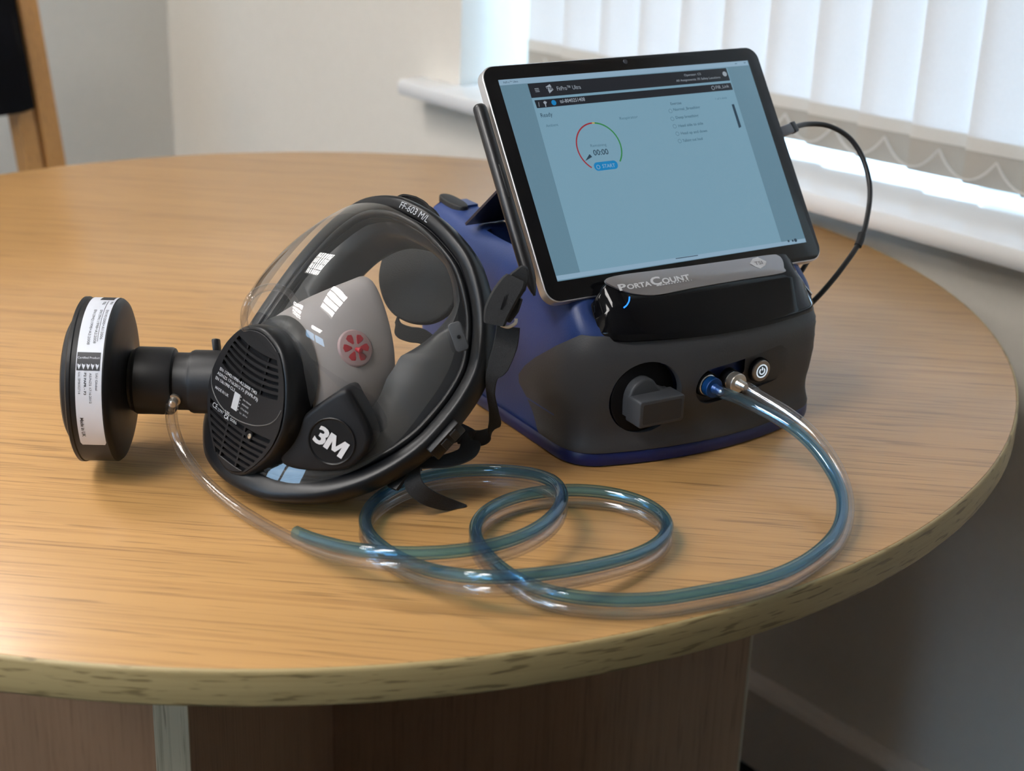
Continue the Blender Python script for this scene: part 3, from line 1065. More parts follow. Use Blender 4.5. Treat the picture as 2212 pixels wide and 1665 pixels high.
# rubber pad on the left rail
def oval(L_, W_, n=24): return [(L_ / 2 * np.sign(math.cos(t)) * abs(math.cos(t)) ** .8, W_ / 2 * np.sign(math.sin(t)) * abs(math.sin(t)) ** .8) for t in np.linspace(0, 2 * math.pi, n, endpoint=False)]
pux = nrm(BK + EZ * .05)
V, Fc = prism(np.array(oval(.036, .013)), dv(-.0885, .183, .1385), pux, nrm(np.cross(EZ, pux)), .005, .0012)
mesh('rubber_pad', V, Fc, M_RUBBER, tester)

# ------------------------------------------------------------------ tablet
TB = np.array([0.12207934, 1.04976037, 0.12848972])
TX = EX
TY = math.sin(TILT) * BK + math.cos(TILT) * EZ
TN = np.cross(TX, TY)                                    # towards the viewer
def tb(x, y, n=0.0): return TB + TX * x + TY * y + TN * n
def tbx(u, v):
    q_ = at_plane(u, v, TB, TN) - TB
    return float(np.dot(q_, TX)), float(np.dot(q_, TY))
M_CASE = matl('silver_case', (0.74, 0.73, 0.74), 0.34, metal=0.75, noise=0.03, scale=200)
M_BEZEL = matl('bezel_glass', (0.006, 0.006, 0.007), 0.12, spec=0.35, noise=0.05, scale=10)
tablet = thing('tablet', 'silver edged tablet with lit teal screen leaning on the blue testing machine', 'tablet', tb(0, -.0145, -.004))
cxt, cyt, wt, ht = .0003, .0722, .2452, .1735
V, Fc = prism(rrect(wt, ht, .0105, 8, cxt, cyt), tb(0, 0, -.0006), TX, TY, .0078, .0009)
case = mesh('case', V, Fc, M_CASE, tablet, angle=30)
V, Fc = prism(rrect(wt - .0016, ht - .0016, .0098, 8, cxt, cyt), tb(0, 0, -.0001), TX, TY, .001, .0003, 2)
mesh('front_glass', V, Fc, M_BEZEL, tablet, angle=30)
# kickstand: hinged plate that rests on the machine's rails
hy = .086
hl, hr = tb(-.109, hy, -.0088), tb(.109, hy, -.0088)
fl, fr_ = dv(-.1065, .1330, .1338), dv(.1115, .1330, .1338)
M_KICK = matl('dark_kickstand', (0.020, 0.026, 0.050), 0.38, metal=0.4, noise=0.04, scale=200)
kd = nrm(fl - hl)
kn = nrm(np.cross(kd, TX))
g = G()
g.add(*loft([[hl + kn * .001, hl - kn * .001, fl - kn * .001, fl + kn * .001], [hr + kn * .001, hr - kn * .001, fr_ - kn * .001, fr_ + kn * .001]], True, True, True))
g.build('kickstand', M_KICK, tablet, smooth=False)
V, Fc = box(tb(.1245, .052, -.0075), np.array([TX, TY, TN]), (.0015, .024, .0022), .0008, 2)
mesh('side_clip', V, Fc, matl('grey_clip', (.16, .17, .17), .4, metal=.5, noise=.05, scale=100), tablet)
V, Fc = lathe([(0, .0019), (.0003, .0017)], tb(*tbx(1351, 133), .0000), TN, 20, True, True)
mesh('camera_lens', V, Fc, matl('camera_glass', (0.05, 0.05, 0.06), 0.2, noise=0.1, scale=500), tablet)
# the lit screen; everything shown on it is flat print on the glass
def scr(name, r, g_, b, k_=1.0): return emis(name, srgb(r, g_, b), k_)
K = 0.92
M_SCR = scr('screen_page', 118, 156, 176, K)
M_SCRM = scr('screen_margin', 98, 132, 150, K)
M_SCRT = scr('screen_titlebar', 138, 168, 190, K)
M_BAR = scr('screen_bar', 30, 34, 42, .8)
M_BARTXT = scr('screen_bar_text', 150, 160, 170, K)
M_TXT = scr('screen_text', 42, 66, 84, .8)
M_TXT2 = scr('screen_text_faint', 78, 112, 130, .9)
M_RED = scr('gauge_red', 150, 45, 55, .9)
M_GREEN = scr('gauge_green', 50, 130, 70, .9)
M_AMBER = scr('gauge_amber', 190, 170, 90, .8)
M_BTN = scr('button_blue', 20, 125, 185, K)
sc = [(-.1109, -.0002), (.1109, -.0002), (.1109, .1477), (-.1109, .1477)]
screen = poly('screen', [tb(x, y, .00005) for x, y in sc], M_SCRM, tablet)
def uiq(name, px, mat, lvl): return poly(name, [tb(*tbx(u, v), .00005 + .00007 * lvl) for u, v in px], mat, screen)
uiq('title_bar', [(1076, 173), (1614, 131), (1617, 141), (1079, 185)], M_SCRT, 1)
uiq('page', [(1139, 180), (1570, 146), (1690, 530), (1255, 596)], M_SCR, 1)
uiq('task_bar', [(1201, 596), (1739, 515), (1741, 523), (1204, 606)], M_SCRT, 2)
uiq('header_bar', [(1139, 181), (1568, 147), (1577, 174), (1148, 212)], M_BAR, 2)
uiq('status_bar', [(1154, 217), (1578, 179), (1583, 194), (1160, 234)], M_BAR, 2)
def uit(s, u0, v0, u1, v1, hpx, mat, lvl=3, bold=0.0):
    a_, b_ = np.array(tbx(u0, v0)), np.array(tbx(u1, v1))
    d_ = nrm(b_ - a_)
    e_ = np.array([-d_[1], d_[0]])
    def f_(x, y):
        q_ = a_ + d_ * x + e_ * y
        return tb(q_[0], q_[1], .00005 + .00007 * lvl)
    return text('screen_lettering', s, mat, screen, f_, hpx / F * 1.15, bold=bold, width=float(np.linalg.norm(b_ - a_)))
uit('FitPro\u2122 Ultra', 1204, 196, 1255, 192, 9, M_BARTXT)
uit('tsi-8040251408', 1210, 223, 1264, 218, 8, M_BARTXT, bold=.01)
uit('FitPro\u2122 Ultra', 1088, 181, 1119, 178, 4.5, M_TXT)
uit('Operator: CS', 1478, 165, 1514, 162, 5, M_BARTXT)
uit('All Assignments: 35 Safety Locations', 1461, 177, 1556, 169, 5, M_BARTXT)
uit('FIB_Link', 1547, 192, 1575, 189, 7, M_BARTXT)
uit('Ready', 1169, 254, 1194, 251, 9, M_TXT)
uit('Ambient', 1180, 275, 1206, 272, 6, M_TXT2)
uit('Respirator', 1339, 259, 1378, 255, 6, M_TXT2)
uit('Exercise', 1449, 227, 1472, 225, 6, M_TXT)
uit('1 of 5 done', 1546, 216, 1570, 213, 4.5, M_TXT2)
for k_, (s_, u0, v0, u1, v1) in enumerate((('Normal_Breathing', 1455, 240, 1512, 234), ('Deep breathing', 1460, 257, 1509, 252), ('Head side to side', 1466, 275, 1519, 269), ('Head up and down', 1471, 291, 1528, 285), ('Talking out loud', 1475, 307, 1518, 302))):
    uit(s_, u0, v0, u1, v1, 6, M_TXT2, bold=.02)
uit('Remaining', 1276, 318, 1310, 315, 6, M_TXT2)
uit('00:00', 1283, 336, 1315, 333, 12, M_TXT, bold=.01)
uit('START', 1302, 363, 1329, 361, 8, M_SCRT, 4)
def gauge(t0, t1, mat):
    cx_, cy_ = tbx(1294, 318)
    r0, r1 = .0178, .0189
    a_ = np.radians(np.linspace(t0, t1, 24))
    V = [tb(cx_ + r0 * math.cos(t), cy_ + r0 * math.sin(t), .00028) for t in a_] + [tb(cx_ + r1 * math.cos(t), cy_ + r1 * math.sin(t), .00028) for t in a_]
    mesh('gauge_arc', V, [[i, i + 1, 24 + i + 1, 24 + i] for i in range(23)], mat, screen, smooth=False, fix=False)
gauge(90, 232, M_RED)
gauge(83, 90, M_AMBER)
gauge(-42, 83, M_GREEN)
uiq('gauge_needle', [(1264, 348), (1273, 333), (1279, 339)], M_TXT, 3)
a_ = np.array(tbx(1283, 361)); b_ = np.array(tbx(1334, 355))
d_ = nrm(b_ - a_); Lb = float(np.linalg.norm(b_ - a_))
V = []
for q_ in rrect(Lb, .0064, .0031, 6): V.append(tb(*((a_ + b_) / 2 + d_ * q_[0] + np.array([-d_[1], d_[0]]) * q_[1]), .00026))
poly('start_button', V, M_BTN, screen)
def uidisc(name, u, v, r, mat, lvl=3, ring_=None):
    c_ = tbx(u, v)
    A_ = np.linspace(0, 2 * math.pi, 20, endpoint=False)
    h_ = .00005 + .00007 * lvl
    if ring_ is None: poly(name, [tb(c_[0] + r * math.cos(t), c_[1] + r * math.sin(t), h_) for t in A_], mat, screen)
    else:
        V = [tb(c_[0] + r * math.cos(t), c_[1] + r * math.sin(t), h_) for t in A_] + [tb(c_[0] + ring_ * math.cos(t), c_[1] + ring_ * math.sin(t), h_) for t in A_]
        mesh(name, V, [[i, (i + 1) % 20, 20 + (i + 1) % 20, 20 + i] for i in range(20)], mat, screen, smooth=False, fix=False)
uidisc('status_dot', 1196, 222, .0020, M_BTN)
uidisc('play_symbol', 1292, 361, .0016, M_SCRT, 4, .0012)
uidisc('user_symbol', 1565, 160, .0020, M_BARTXT)
uidisc('link_symbol', 1540, 190, .0016, M_BARTXT, 3, .0012)
for u, v in ((1448, 240), (1452, 257), (1457, 273), (1463, 289), (1468, 305)): uidisc('check_circle', u, v, .0016, M_TXT2, 3, .0013)
for k_ in range(3): uiq('menu_line', [(1154 + k_ * 1.1, 191.5 + k_ * 3.3), (1163 + k_ * 1.1, 190.7 + k_ * 3.3), (1163.4 + k_ * 1.1, 192 + k_ * 3.3), (1154.4 + k_ * 1.1, 192.8 + k_ * 3.3)], M_BARTXT, 3)
uiq('maker_emblem', [(1178, 188), (1187, 182), (1195, 194), (1187, 202), (1184, 196)], M_BARTXT, 3)
uit('TSI', 1180, 195, 1193, 194, 6, M_BAR, 4, bold=.03)
uiq('usb_symbol', [(1173, 222), (1175, 218.5), (1178, 219), (1181, 221), (1179, 226), (1180, 231), (1178, 231), (1177, 226)], M_BARTXT, 3)
uiq('divider', [(1162.5, 221), (1163.5, 221), (1165, 231), (1164, 231)], M_BARTXT, 3)
uiq('scroll_bar', [(1580, 226), (1585, 225), (1601, 274), (1596, 277)], M_TXT, 3)
uiq('home_bar', [(1459, 558), (1507, 551), (1507.5, 552.5), (1459.5, 559.5)], M_TXT, 3)
for u, v in ((1703, 521), (1712, 520)): uidisc('tray_symbol', u, v, .0009, M_TXT, 3)
uidisc('tray_symbol', 1718, 519, .0014, M_TXT, 3)
for u, v in ((1587, 138), (1606, 136)): uiq('window_symbol', [(u, v - 1), (u + 4, v - 1.3), (u + 4.4, v + .4), (u + .4, v + .7)], M_TXT2, 3)

# stylus clipped to the left edge
stylus = thing('stylus_pen', 'slim black stylus pen held against the left edge of the tablet', 'pen', tb(-.1290, .06, -.004))
M_PEN = matl('pen_black', (0.010, 0.010, 0.012), 0.35, noise=0.05, scale=200)
def pen_sec(y, r, fx=0.0, n=-.0045):
    c_ = tb(-.1288 + fx, y, n)
    return [c_ + TX * (r * math.cos(t)) + TN * (r * .95 * math.sin(t)) for t in np.linspace(0, 2 * math.pi, 16, endpoint=False)]
V, Fc = loft([pen_sec(.1330, .0012), pen_sec(.1328, .0030), pen_sec(.1315, .0044), pen_sec(.1295, .0050), pen_sec(.02, .0050), pen_sec(.0105, .0050)], True, True, True)
mesh('barrel', V, Fc, M_PEN, stylus)
V, Fc = loft([pen_sec(.0105, .0049), pen_sec(.005, .0043), pen_sec(-.0035, .0019), pen_sec(-.0050, .0011), pen_sec(-.0062, .0009)], True, True, True)
mesh('tip', V, Fc, M_PEN, stylus)
V, Fc = box(tb(-.1288, .075, .0004), np.array([TX, TY, TN]), (.0011, .012, .0004), .0003, 1)
mesh('side_button', V, Fc, M_RUBBER, stylus)

# charging cable from the right edge, looping behind the machine
cable = thing('usb_cable', 'black charging cable looping from the right edge of the tablet', 'cable', tb(.13, .11, -.004))
cx0, cy0 = tbx(1690, 271)
conn = tb(.1232, cy0 - .004, -.0045)
M_CABLE = matl('cable_black', (0.016, 0.016, 0.018), 0.45, noise=0.05, scale=200)
cd = nrm(at_depth(1735, 267, 1.20) - conn)
V, Fc = box(conn + cd * .010, np.array([cd, np.cross(TN, cd), TN]), (.0095, .0042, .0028), .0016, 2)
mesh('plug', V, Fc, matl('plug_grey', (0.10, 0.10, 0.11), 0.4, metal=0.3, noise=0.05, scale=100), cable)
V, Fc = box(conn + cd * .022, np.array([cd, np.cross(TN, cd), TN]), (.0035, .0045, .0032), .0012, 2)
mesh('strain_relief', V, Fc, M_CABLE, cable)
pts = [conn + cd * .024] + [at_depth(u, v, t) for u, v, t in ((1745, 268, 1.205), (1790, 272, 1.215), (1835, 298, 1.22), (1865, 345, 1.22), (1879, 405, 1.215), (1874, 465, 1.205), (1858, 520, 1.195), (1818, 580, 1.185), (1775, 632, 1.18), (1735, 672, 1.18))]
V, Fc = tube(smooth_path(pts, 8), .0021, 10)
mesh('cord', V, Fc, M_CABLE, cable)
V, Fc = tube(smooth_path([at_depth(u, v, t) for u, v, t in ((1862, 505, 1.198), (1858, 520, 1.195), (1853, 531, 1.193))], 4), .0031, 10)
mesh('cord_clip', V, Fc, M_RUBBER, cable)
pts = [at_depth(u, v, t) for u, v, t in ((1762, 525, 1.19), (1749, 556, 1.185), (1735, 580, 1.18), (1718, 604, 1.18), (1700, 622, 1.18))]
V, Fc = tube(smooth_path(pts, 6), .0019, 10)
mesh('cord', V, Fc, M_CABLE, cable)

# ------------------------------------------------------------------ full face respirator
MO = np.array([-0.10827954, 0.96198251, 0.07623])
MX = np.array([0.70522291, -0.69759077, -0.12660081])    # wearer's left
MY = np.array([-0.53142358, -0.63830792, 0.55691290])    # out of the face
MZ = np.array([0.46930760, 0.32546908, 0.82086555])      # up to the forehead
def mk(x, y, z): return MO + MX * x + MY * y + MZ * z
def mlocal(p):
    d = np.asarray(p) - MO
    return np.array([np.dot(d, MX), np.dot(d, MY), np.dot(d, MZ)])
def clampz(p, z=.0008):
    p = np.array(p)
    p[2] = max(p[2], z)
    return p
M_MASK = matl('mask_black_plastic', (0.007, 0.0075, 0.009), 0.36, spec=0.32, noise=0.06, bump=0.04, scale=400)
M_FACE = matl('mask_satin_black', (0.009, 0.009, 0.0105), 0.48, spec=0.3, noise=0.06, bump=0.06, scale=900)
M_SEAL = matl('grey_silicone', (0.026, 0.027, 0.029), 0.45, spec=0.4, noise=0.06, bump=0.03, scale=150)
M_STRAP = matl('strap_black', (0.026, 0.026, 0.027), 0.7, spec=0.3, noise=0.15, bump=0.5, scale=1200)
M_PAD = matl('pad_fabric', (0.042, 0.043, 0.044), 0.9, spec=0.15, noise=0.25, bump=0.5, scale=1200)
M_VISOR = clear_mat('visor_polycarbonate', (0.955, 0.955, 0.95), (0.72, 0.72, 0.71), ior=1.56, rough=0.01, milk=0.025, blend=0.35)
M_RED = matl('red_valve', (0.42, 0.012, 0.025), 0.35, noise=0.05, scale=300)
M_CAN = matl('canister_black', (0.010, 0.010, 0.0115), 0.46, spec=0.35, noise=0.08, bump=0.04, scale=500)
M_LABEL = matl('label_white', (0.66, 0.68, 0.74), 0.4, noise=0.02, scale=80)
M_INK = matl('label_ink', (0.02, 0.02, 0.025), 0.5, noise=0.05, scale=80)

def milk_mat(name, col, sub):
    m = matl(name, col, 0.42, spec=0.4, noise=0.03, scale=60)
    b = m.node_tree.nodes['Principled BSDF']
    b.inputs['Subsurface Weight'].default_value = sub
    b.inputs['Subsurface Radius'].default_value = (0.012, 0.010, 0.009)
    b.inputs['Subsurface Scale'].default_value = 1.0
    return m
M_CUP = milk_mat('milky_silicone', (0.39, 0.36, 0.352), 0.2)
M_HALO = milk_mat('milky_pink', (0.40, 0.27, 0.27), 0.2)

mask = thing('respirator_mask', 'black full face respirator mask with clear visor and white inner cup on the table', 'mask', at_z(690, 1075, 0))

prof_ = [(0, .113), (.018, .112), (.038, .107), (.056, .099), (.071, .086), (.083, .071), (.092, .054), (.098, .037), (.100, .017), (.099, -.004), (.096, -.024), (.089, -.045), (.079, -.064), (.065, -.081), (.05, -.092), (.03, -.102), (0, -.106)]
hp = np.array(prof_)
loop = np.r_[hp, (hp * [-1, 1])[::-1][1:-1]]
loop = smooth_path(loop, 10, True)
loop = resample(np.r_[loop, loop[:1]], 129)[:-1]         # clockwise seen from the front, starts at the forehead
NR = len(loop)
def yr(x, z): return .033 * (1 - (x / .1) ** 2) - .12 * z
tan = np.roll(loop, -1, 0) - np.roll(loop, 1, 0)
tan /= np.linalg.norm(tan, axis=1, keepdims=True)
outw = np.stack([-tan[:, 1], tan[:, 0]], 1)              # outward in the (x, z) plane
if np.dot(outw[0], [0, 1]) < 0: outw = -outw
def rim_pt(i, r, y):
    """r outward from the rim outline (negative = inward), y out of the face from the rim surface"""
    i = i % NR
    q = loop[i] + outw[i] * r
    return mk(q[0], yr(*loop[i]) + y, q[1])
def rim_sweep(section, name, mat, parent, low=None):
    rings = []
    for i in range(NR):
        k_ = max(0, -outw[i][1]) ** 2                    # wider towards the chin
        rings.append([clampz(rim_pt(i, r * (1 + (low or 0) * k_), y)) for r, y in section])
    rings.append(rings[0])
    V, Fc = loft(rings, True)
    return mesh(name, V, Fc, mat, parent, angle=50)
rim = rim_sweep([(-.001, -.012), (0, -.010), (0, .001), (-.0012, .0030), (-.0030, .0038), (-.0085, .0036), (-.0098, .0024), (-.0105, .0002), (-.0160, -.0002), (-.0160, -.012)], 'visor_frame', M_MASK, mask, .55)
rim_sweep([(-.0110, .0000), (-.0110, .0026), (-.0118, .0038), (-.0136, .0042), (-.0148, .0036), (-.0154, .0020), (-.0154, .0000)], 'inner_bead', M_MASK, rim, .55)
# lettering along the forehead of the frame
V0, F0 = glyphs('FF-603 M/L', 0.0)
k_ = .0046 / .7
Xs = V0[:, 0] * k_
L_ = Xs.max()
arc = np.r_[0, np.cumsum(np.linalg.norm(np.diff(np.r_[loop, loop[:1]], axis=0), axis=1))]
i_at = lambda s_: np.interp(s_ % arc[-1], arc, np.arange(NR + 1))
def rimtxt(x, y):
    f_ = i_at(x - .012)
    i0 = int(f_) % NR
    t = f_ - int(f_)
    return rim_pt(i0, -.0080 + y, .00405) * (1 - t) + rim_pt((i0 + 1) % NR, -.0080 + y, .00405) * t
mesh('frame_lettering', [rimtxt(x, y) for x, y in zip(Xs, V0[:, 1] * k_)], F0, M_GREYPRINT, rim, smooth=False, fix=False)

# silicone face seal: skirt behind the frame and the turned-in lip round the face opening
def scaled(rho, dy, i, zc=0.0, rin=None):
    x, z = loop[i] * np.array([rho, rho])
    return clampz(mk(x, yr(*loop[i]) * (rho ** 1.0) * .9 + dy, z), .0012)
rings = []
for i in range(NR):
    th_ = math.degrees(math.atan2(loop[i][1], abs(loop[i][0])))
    lp = float(np.interp(th_, [-90, -20, 5, 22, 50, 70, 90], [.62, .50, .46, .47, .74, .81, .80]))
    f1 = .5 * (lp + .90)
    dk = float(np.interp(th_, [-90, -20, 5, 24, 50, 90], [-.010, .012, .018, .018, -.002, -.006]))
    sk_ = float(np.interp(th_, [-90, -60, -25, 15, 50, 90], [.80, .65, .22, .35, .75, 1.0]))
    dp = lambda d: -(.0125 + (d - .0125) * sk_)          # how far the skirt reaches back behind the frame
    rows = [rim_pt(i, -.0145, -.002), rim_pt(i, -.0160, -.007)]
    rows += [scaled(f1, dk * .7, i), scaled(lp + .02, dk - .002, i), scaled(lp, dk - .005, i), scaled(lp + .005, dk - .012, i), scaled(lp + .02, max(dk - .030, dp(.044)), i), scaled(lp * .5 + .42, dp(.046), i), scaled(.84, dp(.050), i), scaled(.90, dp(.040), i), rim_pt(i, -.006, dp(.022)), rim_pt(i, -.003, -.0115), rim_pt(i, -.0145, -.0110)]
    rings.append([clampz(p) for p in rows])
rings.append(rings[0])
V, Fc = loft(rings, True)
mesh('face_seal', V, Fc, M_SEAL, mask, angle=60)

# visor
def dome(z):
    t = np.clip((z + .055) / .065, 0, 1)
    t = t * t * (3 - 2 * t)
    return .046 + (.079 - .046) * t
def visor_y(x, z, rho, xe, ze):
    return yr(xe, ze) * rho ** 2 + (1 - rho ** 2.4) * dome(z)
R = []
for rho in np.r_[np.linspace(.03, .86, 22), .885, .90]:
    R.append([mk(loop[i][0] * rho, visor_y(loop[i][0] * rho, loop[i][1] * rho, rho, *loop[i]), loop[i][1] * rho) for i in range(NR)])
V, Fc = loft(R, True, True, False)
visor = mesh('visor', V, Fc, M_VISOR, mask, angle=80)
def visor_pt(x, z):
    # polar position inside the rim
    a0_ = math.atan2(z, x)
    A_ = np.arctan2(loop[:, 1], loop[:, 0])
    i = int(np.argmin(np.abs(np.angle(np.exp(1j * (A_ - a0_))))))
    rho = math.hypot(x, z) / math.hypot(*loop[i])
    return visor_y(x, z, rho, *loop[i])

# speaking diaphragm / exhale housing with its slotted cover
HC = np.array([0, .0675, -.052])
HN = np.array([0, .934, -.357]); HV = np.array([0, .357, .934])
def hk(u, v, n=0.0):
    q = HC + HN * n + HV * v + np.array([1.0, 0, 0]) * u
    return mk(*q)
ev = [(-.0515, 0), (-.0490, .0095), (-.0440, .0170), (-.0360, .0245), (-.0260, .0320), (-.0160, .0370), (-.0050, .0395), (.0060, .0390), (.0170, .0360), (.0270, .0315), (.0360, .0250), (.0420, .0180), (.0455, .0095), (.0470, 0)]
eo = np.array([(x, v) for v, x in ev] + [(-x, v) for v, x in ev[1:-1][::-1]])
eo = resample(smooth_path(np.r_[eo, eo[:1]][:-1], 6, True), 72)
def E_(v): return float(np.interp(v, [q[0] for q in ev], [q[1] for q in ev]))
def hring(scale, n, dv_=0.0): return [hk(x * scale, v * scale + dv_, n) for x, v in eo]
# body: back ring under the visor, sides, rounded front edge with a bezel step
V, Fc = loft([hring(.93, -.030), hring(1.0, -.020), hring(1.035, -.010), hring(1.035, -.005), hring(1.02, -.0016), hring(.995, 0), hring(.965, .0002), hring(.945, -.0022), hring(.90, -.0024)], True, True, True)
hous = mesh('diaphragm_housing', V, Fc, M_MASK, mask, angle=50)
# cover with slots: solid fields plus separate bars, dark well behind
def clipw(vf, m):
    u = .03
    for _ in range(40): u = .5 * u + .5 * max(0.0, E_(vf(u)) * .94 - m)
    return u
V, Fc = loft([hring(.95, -.0020), hring(.95, -.0016)], True, False, True)
mesh('vent_well', V, Fc, M_BLACK, hous, smooth=False)
def field(v0f, v1f, name, n=20, th=.0018, m=.0, top=.0012, parent=None):
    """solid part of the cover between two curved limits v0f(u), v1f(u)"""
    vs0 = np.linspace(-1, 1, 41)
    g_ = G()
    lo, hi = [], []
    for t in vs0:
        W0 = clipw(v0f, m); W1 = clipw(v1f, m)
        u0, u1 = t * W0, t * W1
        lo.append((u0, v0f(u0))); hi.append((u1, v1f(u1)))
    R_ = [[hk(*a_, -.0018) for a_ in lo], [hk(*a_, top) for a_ in lo], [hk(*a_, top) for a_ in hi], [hk(*a_, -.0018) for a_ in hi]]
    V, Fc = loft([list(x) for x in zip(*R_)], True, True, True)
    return mesh(name, V, Fc, M_FACE, parent or hous, angle=35)
sag_ = lambda v0, k_: (lambda u: v0 + k_ * u * u)
CU, CL = 5.5, 3.0                                         # curvature of the two slot fields
# top cap, middle plate, bottom cap
def capfield(vlo, name, ktop):
    P = [(x, v) for x, v in eo * .955 if v > vlo(x)]
    return P
topP = [tuple(q) for q in eo * .958 if q[1] > .0330 + CU * q[0] ** 2]
topP = sorted(topP, key=lambda q: q[0])
bo = [(u, .0330 + CU * u * u) for u in np.linspace(topP[-1][0], topP[0][0], 14)]
V, Fc = prism(np.array(topP + bo), hk(0, 0, .0012), MX, nrm(hk(0, 1) - hk(0, 0)), .003, .0004, 1)
def flip_ok(): pass
mesh('cover_cap', V, Fc, M_FACE, hous, angle=35)
botP = [tuple(q) for q in eo * .958 if q[1] < -.0445 + CL * q[0] ** 2]
botP = sorted(botP, key=lambda q: -q[0])
bo = [(u, -.0445 + CL * u * u) for u in np.linspace(botP[-1][0], botP[0][0], 14)]
V, Fc = prism(np.array(botP + bo), hk(0, 0, .0012), MX, nrm(hk(0, 1) - hk(0, 0)), .003, .0004, 1)
mesh('cover_cap', V, Fc, M_FACE, hous, angle=35)
field(sag_(-.0165, CL), sag_(.0075, CU), 'cover_plate')
ups = np.linspace(.0075, .0330, 7)
for v in ups[1:-1]:
    field(sag_(v - .00095, CU), sag_(v + .00095, CU), 'slat')
los = np.linspace(-.0445, -.0165, 8)
for v in los[1:-1]:
    field(sag_(v - .0010, CL), sag_(v + .0010, CL), 'slat')
rax = np.array([MX, nrm(hk(0, 1) - hk(0, 0)), nrm(hk(0, 0, 1) - hk(0, 0))])
for u in (-.0105, .0065):
    V, Fc = box((hk(u, -.0445, .0002) + hk(u, -.0165, .0002)) / 2, rax, (.0008, .014, .0008))
    mesh('cover_rib', V, Fc, M_FACE, hous, smooth=False)
for u in (-.011, .011):
    V, Fc = box((hk(u, .0085, -.0006) + hk(u, .0325, -.0006)) / 2, rax, (.0005, .0125, .0005))
    mesh('cover_rib', V, Fc, M_FACE, hous, smooth=False)
# side margins of the cover outside the slots
for s_ in (-1, 1):
    a_ = [(E_(v) * .958 * s_, v) for v in np.linspace(-.044, .040, 30)]
    b_ = [((E_(v) * (.80 if v > .006 else .87)) * s_, v) for v in np.linspace(-.044, .040, 30)]
    R_ = [[hk(*p_, -.0018) for p_ in a_], [hk(*p_, .00125) for p_ in a_], [hk(*p_, .00125) for p_ in b_], [hk(*p_, -.0018) for p_ in b_]]
    V, Fc = loft([list(x) for x in zip(*R_)], True, True, True)
    mesh('cover_margin', V, Fc, M_FACE, hous, angle=35)
# raised line that sweeps under the lettering
arc_ = smooth_path([(-.0375, .004), (-.0335, -.006), (-.022, -.0135), (-.006, -.0155), (.012, -.0125), (.026, -.0060), (.033, .001), (.0355, .008)], 6)
V, Fc = tube([hk(u, v, .0014) for u, v in arc_], .00038, 6)
mesh('raised_line', V, Fc, matl('worn_line', (0.09, 0.09, 0.09), 0.45, noise=0.1, scale=200), hous)
def hfn(u0, v0, rot=0.0):
    c_, s_ = math.cos(rot), math.sin(rot)
    return lambda x, y: hk(u0 + c_ * x - s_ * y, v0 + s_ * x + c_ * y, .0016)
text('cover_lettering', 'EN 12942:1998+A2:2008 TM3', M_GREYPRINT, hous, hfn(-.030, .0075), .0021, bold=.015, width=.040)
text('cover_lettering', 'AS/NZS 1716:2012 P3 (PAPR-P3)', M_GREYPRINT, hous, hfn(-.0315, .0040), .0021, bold=.015, width=.044)
text('cover_lettering', 'EN 136:1998 CL3', M_GREYPRINT, hous, hfn(-.032, .0004), .0021, bold=.015, width=.021)
text('cover_lettering', 'MADE IN UK', M_GREYPRINT, hous, hfn(-.030, -.0054), .0019, bold=.01, width=.0145)
text('cover_lettering', '2797', M_GREYPRINT, hous, hfn(-.0225, -.0180), .0021, width=.0062)
text('cover_lettering', 'CE', M_GREYPRINT, hous, hfn(-.0285, -.0176), .0034, width=.0052)
text('cover_lettering', 'UK', M_GREYPRINT, hous, hfn(-.0150, -.0165), .0024, bold=.03, width=.0050)
text('cover_lettering', 'CA', M_GREYPRINT, hous, hfn(-.0150, -.0193), .0024, bold=.03, width=.0050)
text('cover_lettering', '0086', M_GREYPRINT, hous, hfn(-.0085, -.0185), .0021, width=.0070)
g = G()
g.add([hk(u, v, .0016) for u, v in ((-.0105, -.0105), (-.0045, -.0105), (-.0045, .0010), (-.0105, .0010))], [[0, 1, 2, 3]])
g.build('certification_mark', M_GREYPRINT, hous, smooth=False, fix=False)
g = G()
for i in range(5):
    y_ = -.0095 + i * .0022
    g.add([hk(u, v, .0016) for u, v in ((-.0043, y_), (-.0030, y_ + .0006), (-.0043, y_ + .0016), (-.0038, y_ + .0006))], [[0, 1, 2, 3]])
g.build('certification_ticks', M_GREYPRINT, hous, smooth=False, fix=False)
for i, (s_, w_) in enumerate((('SAI Global', .0085), ('AS/NZS', .0070), ('1716:2012', .0080), ('Lic. 20714', .0080))):
    text('cover_lettering', s_, M_GREYPRINT, hous, hfn(-.0012, -.0012 - i * .0030), .0011, width=w_)
# fixing screw in its round well
cs = hk(.0125, -.0195, .0013)
hn_w = nrm(hk(0, 0, 1) - hk(0, 0))
V, Fc = lathe([(0, .0034), (.0003, .0033), (.0003, .0030)], cs, hn_w, 24)
sc_ = mesh('screw_well', V, Fc, M_BLACK, hous)
V, Fc = lathe([(.0002, .0017), (.0009, .0016), (.0010, .0008), (.0005, .0007)], cs + MX * .0012, hn_w, 16)
mesh('screw', V, Fc, M_STEEL, sc_)

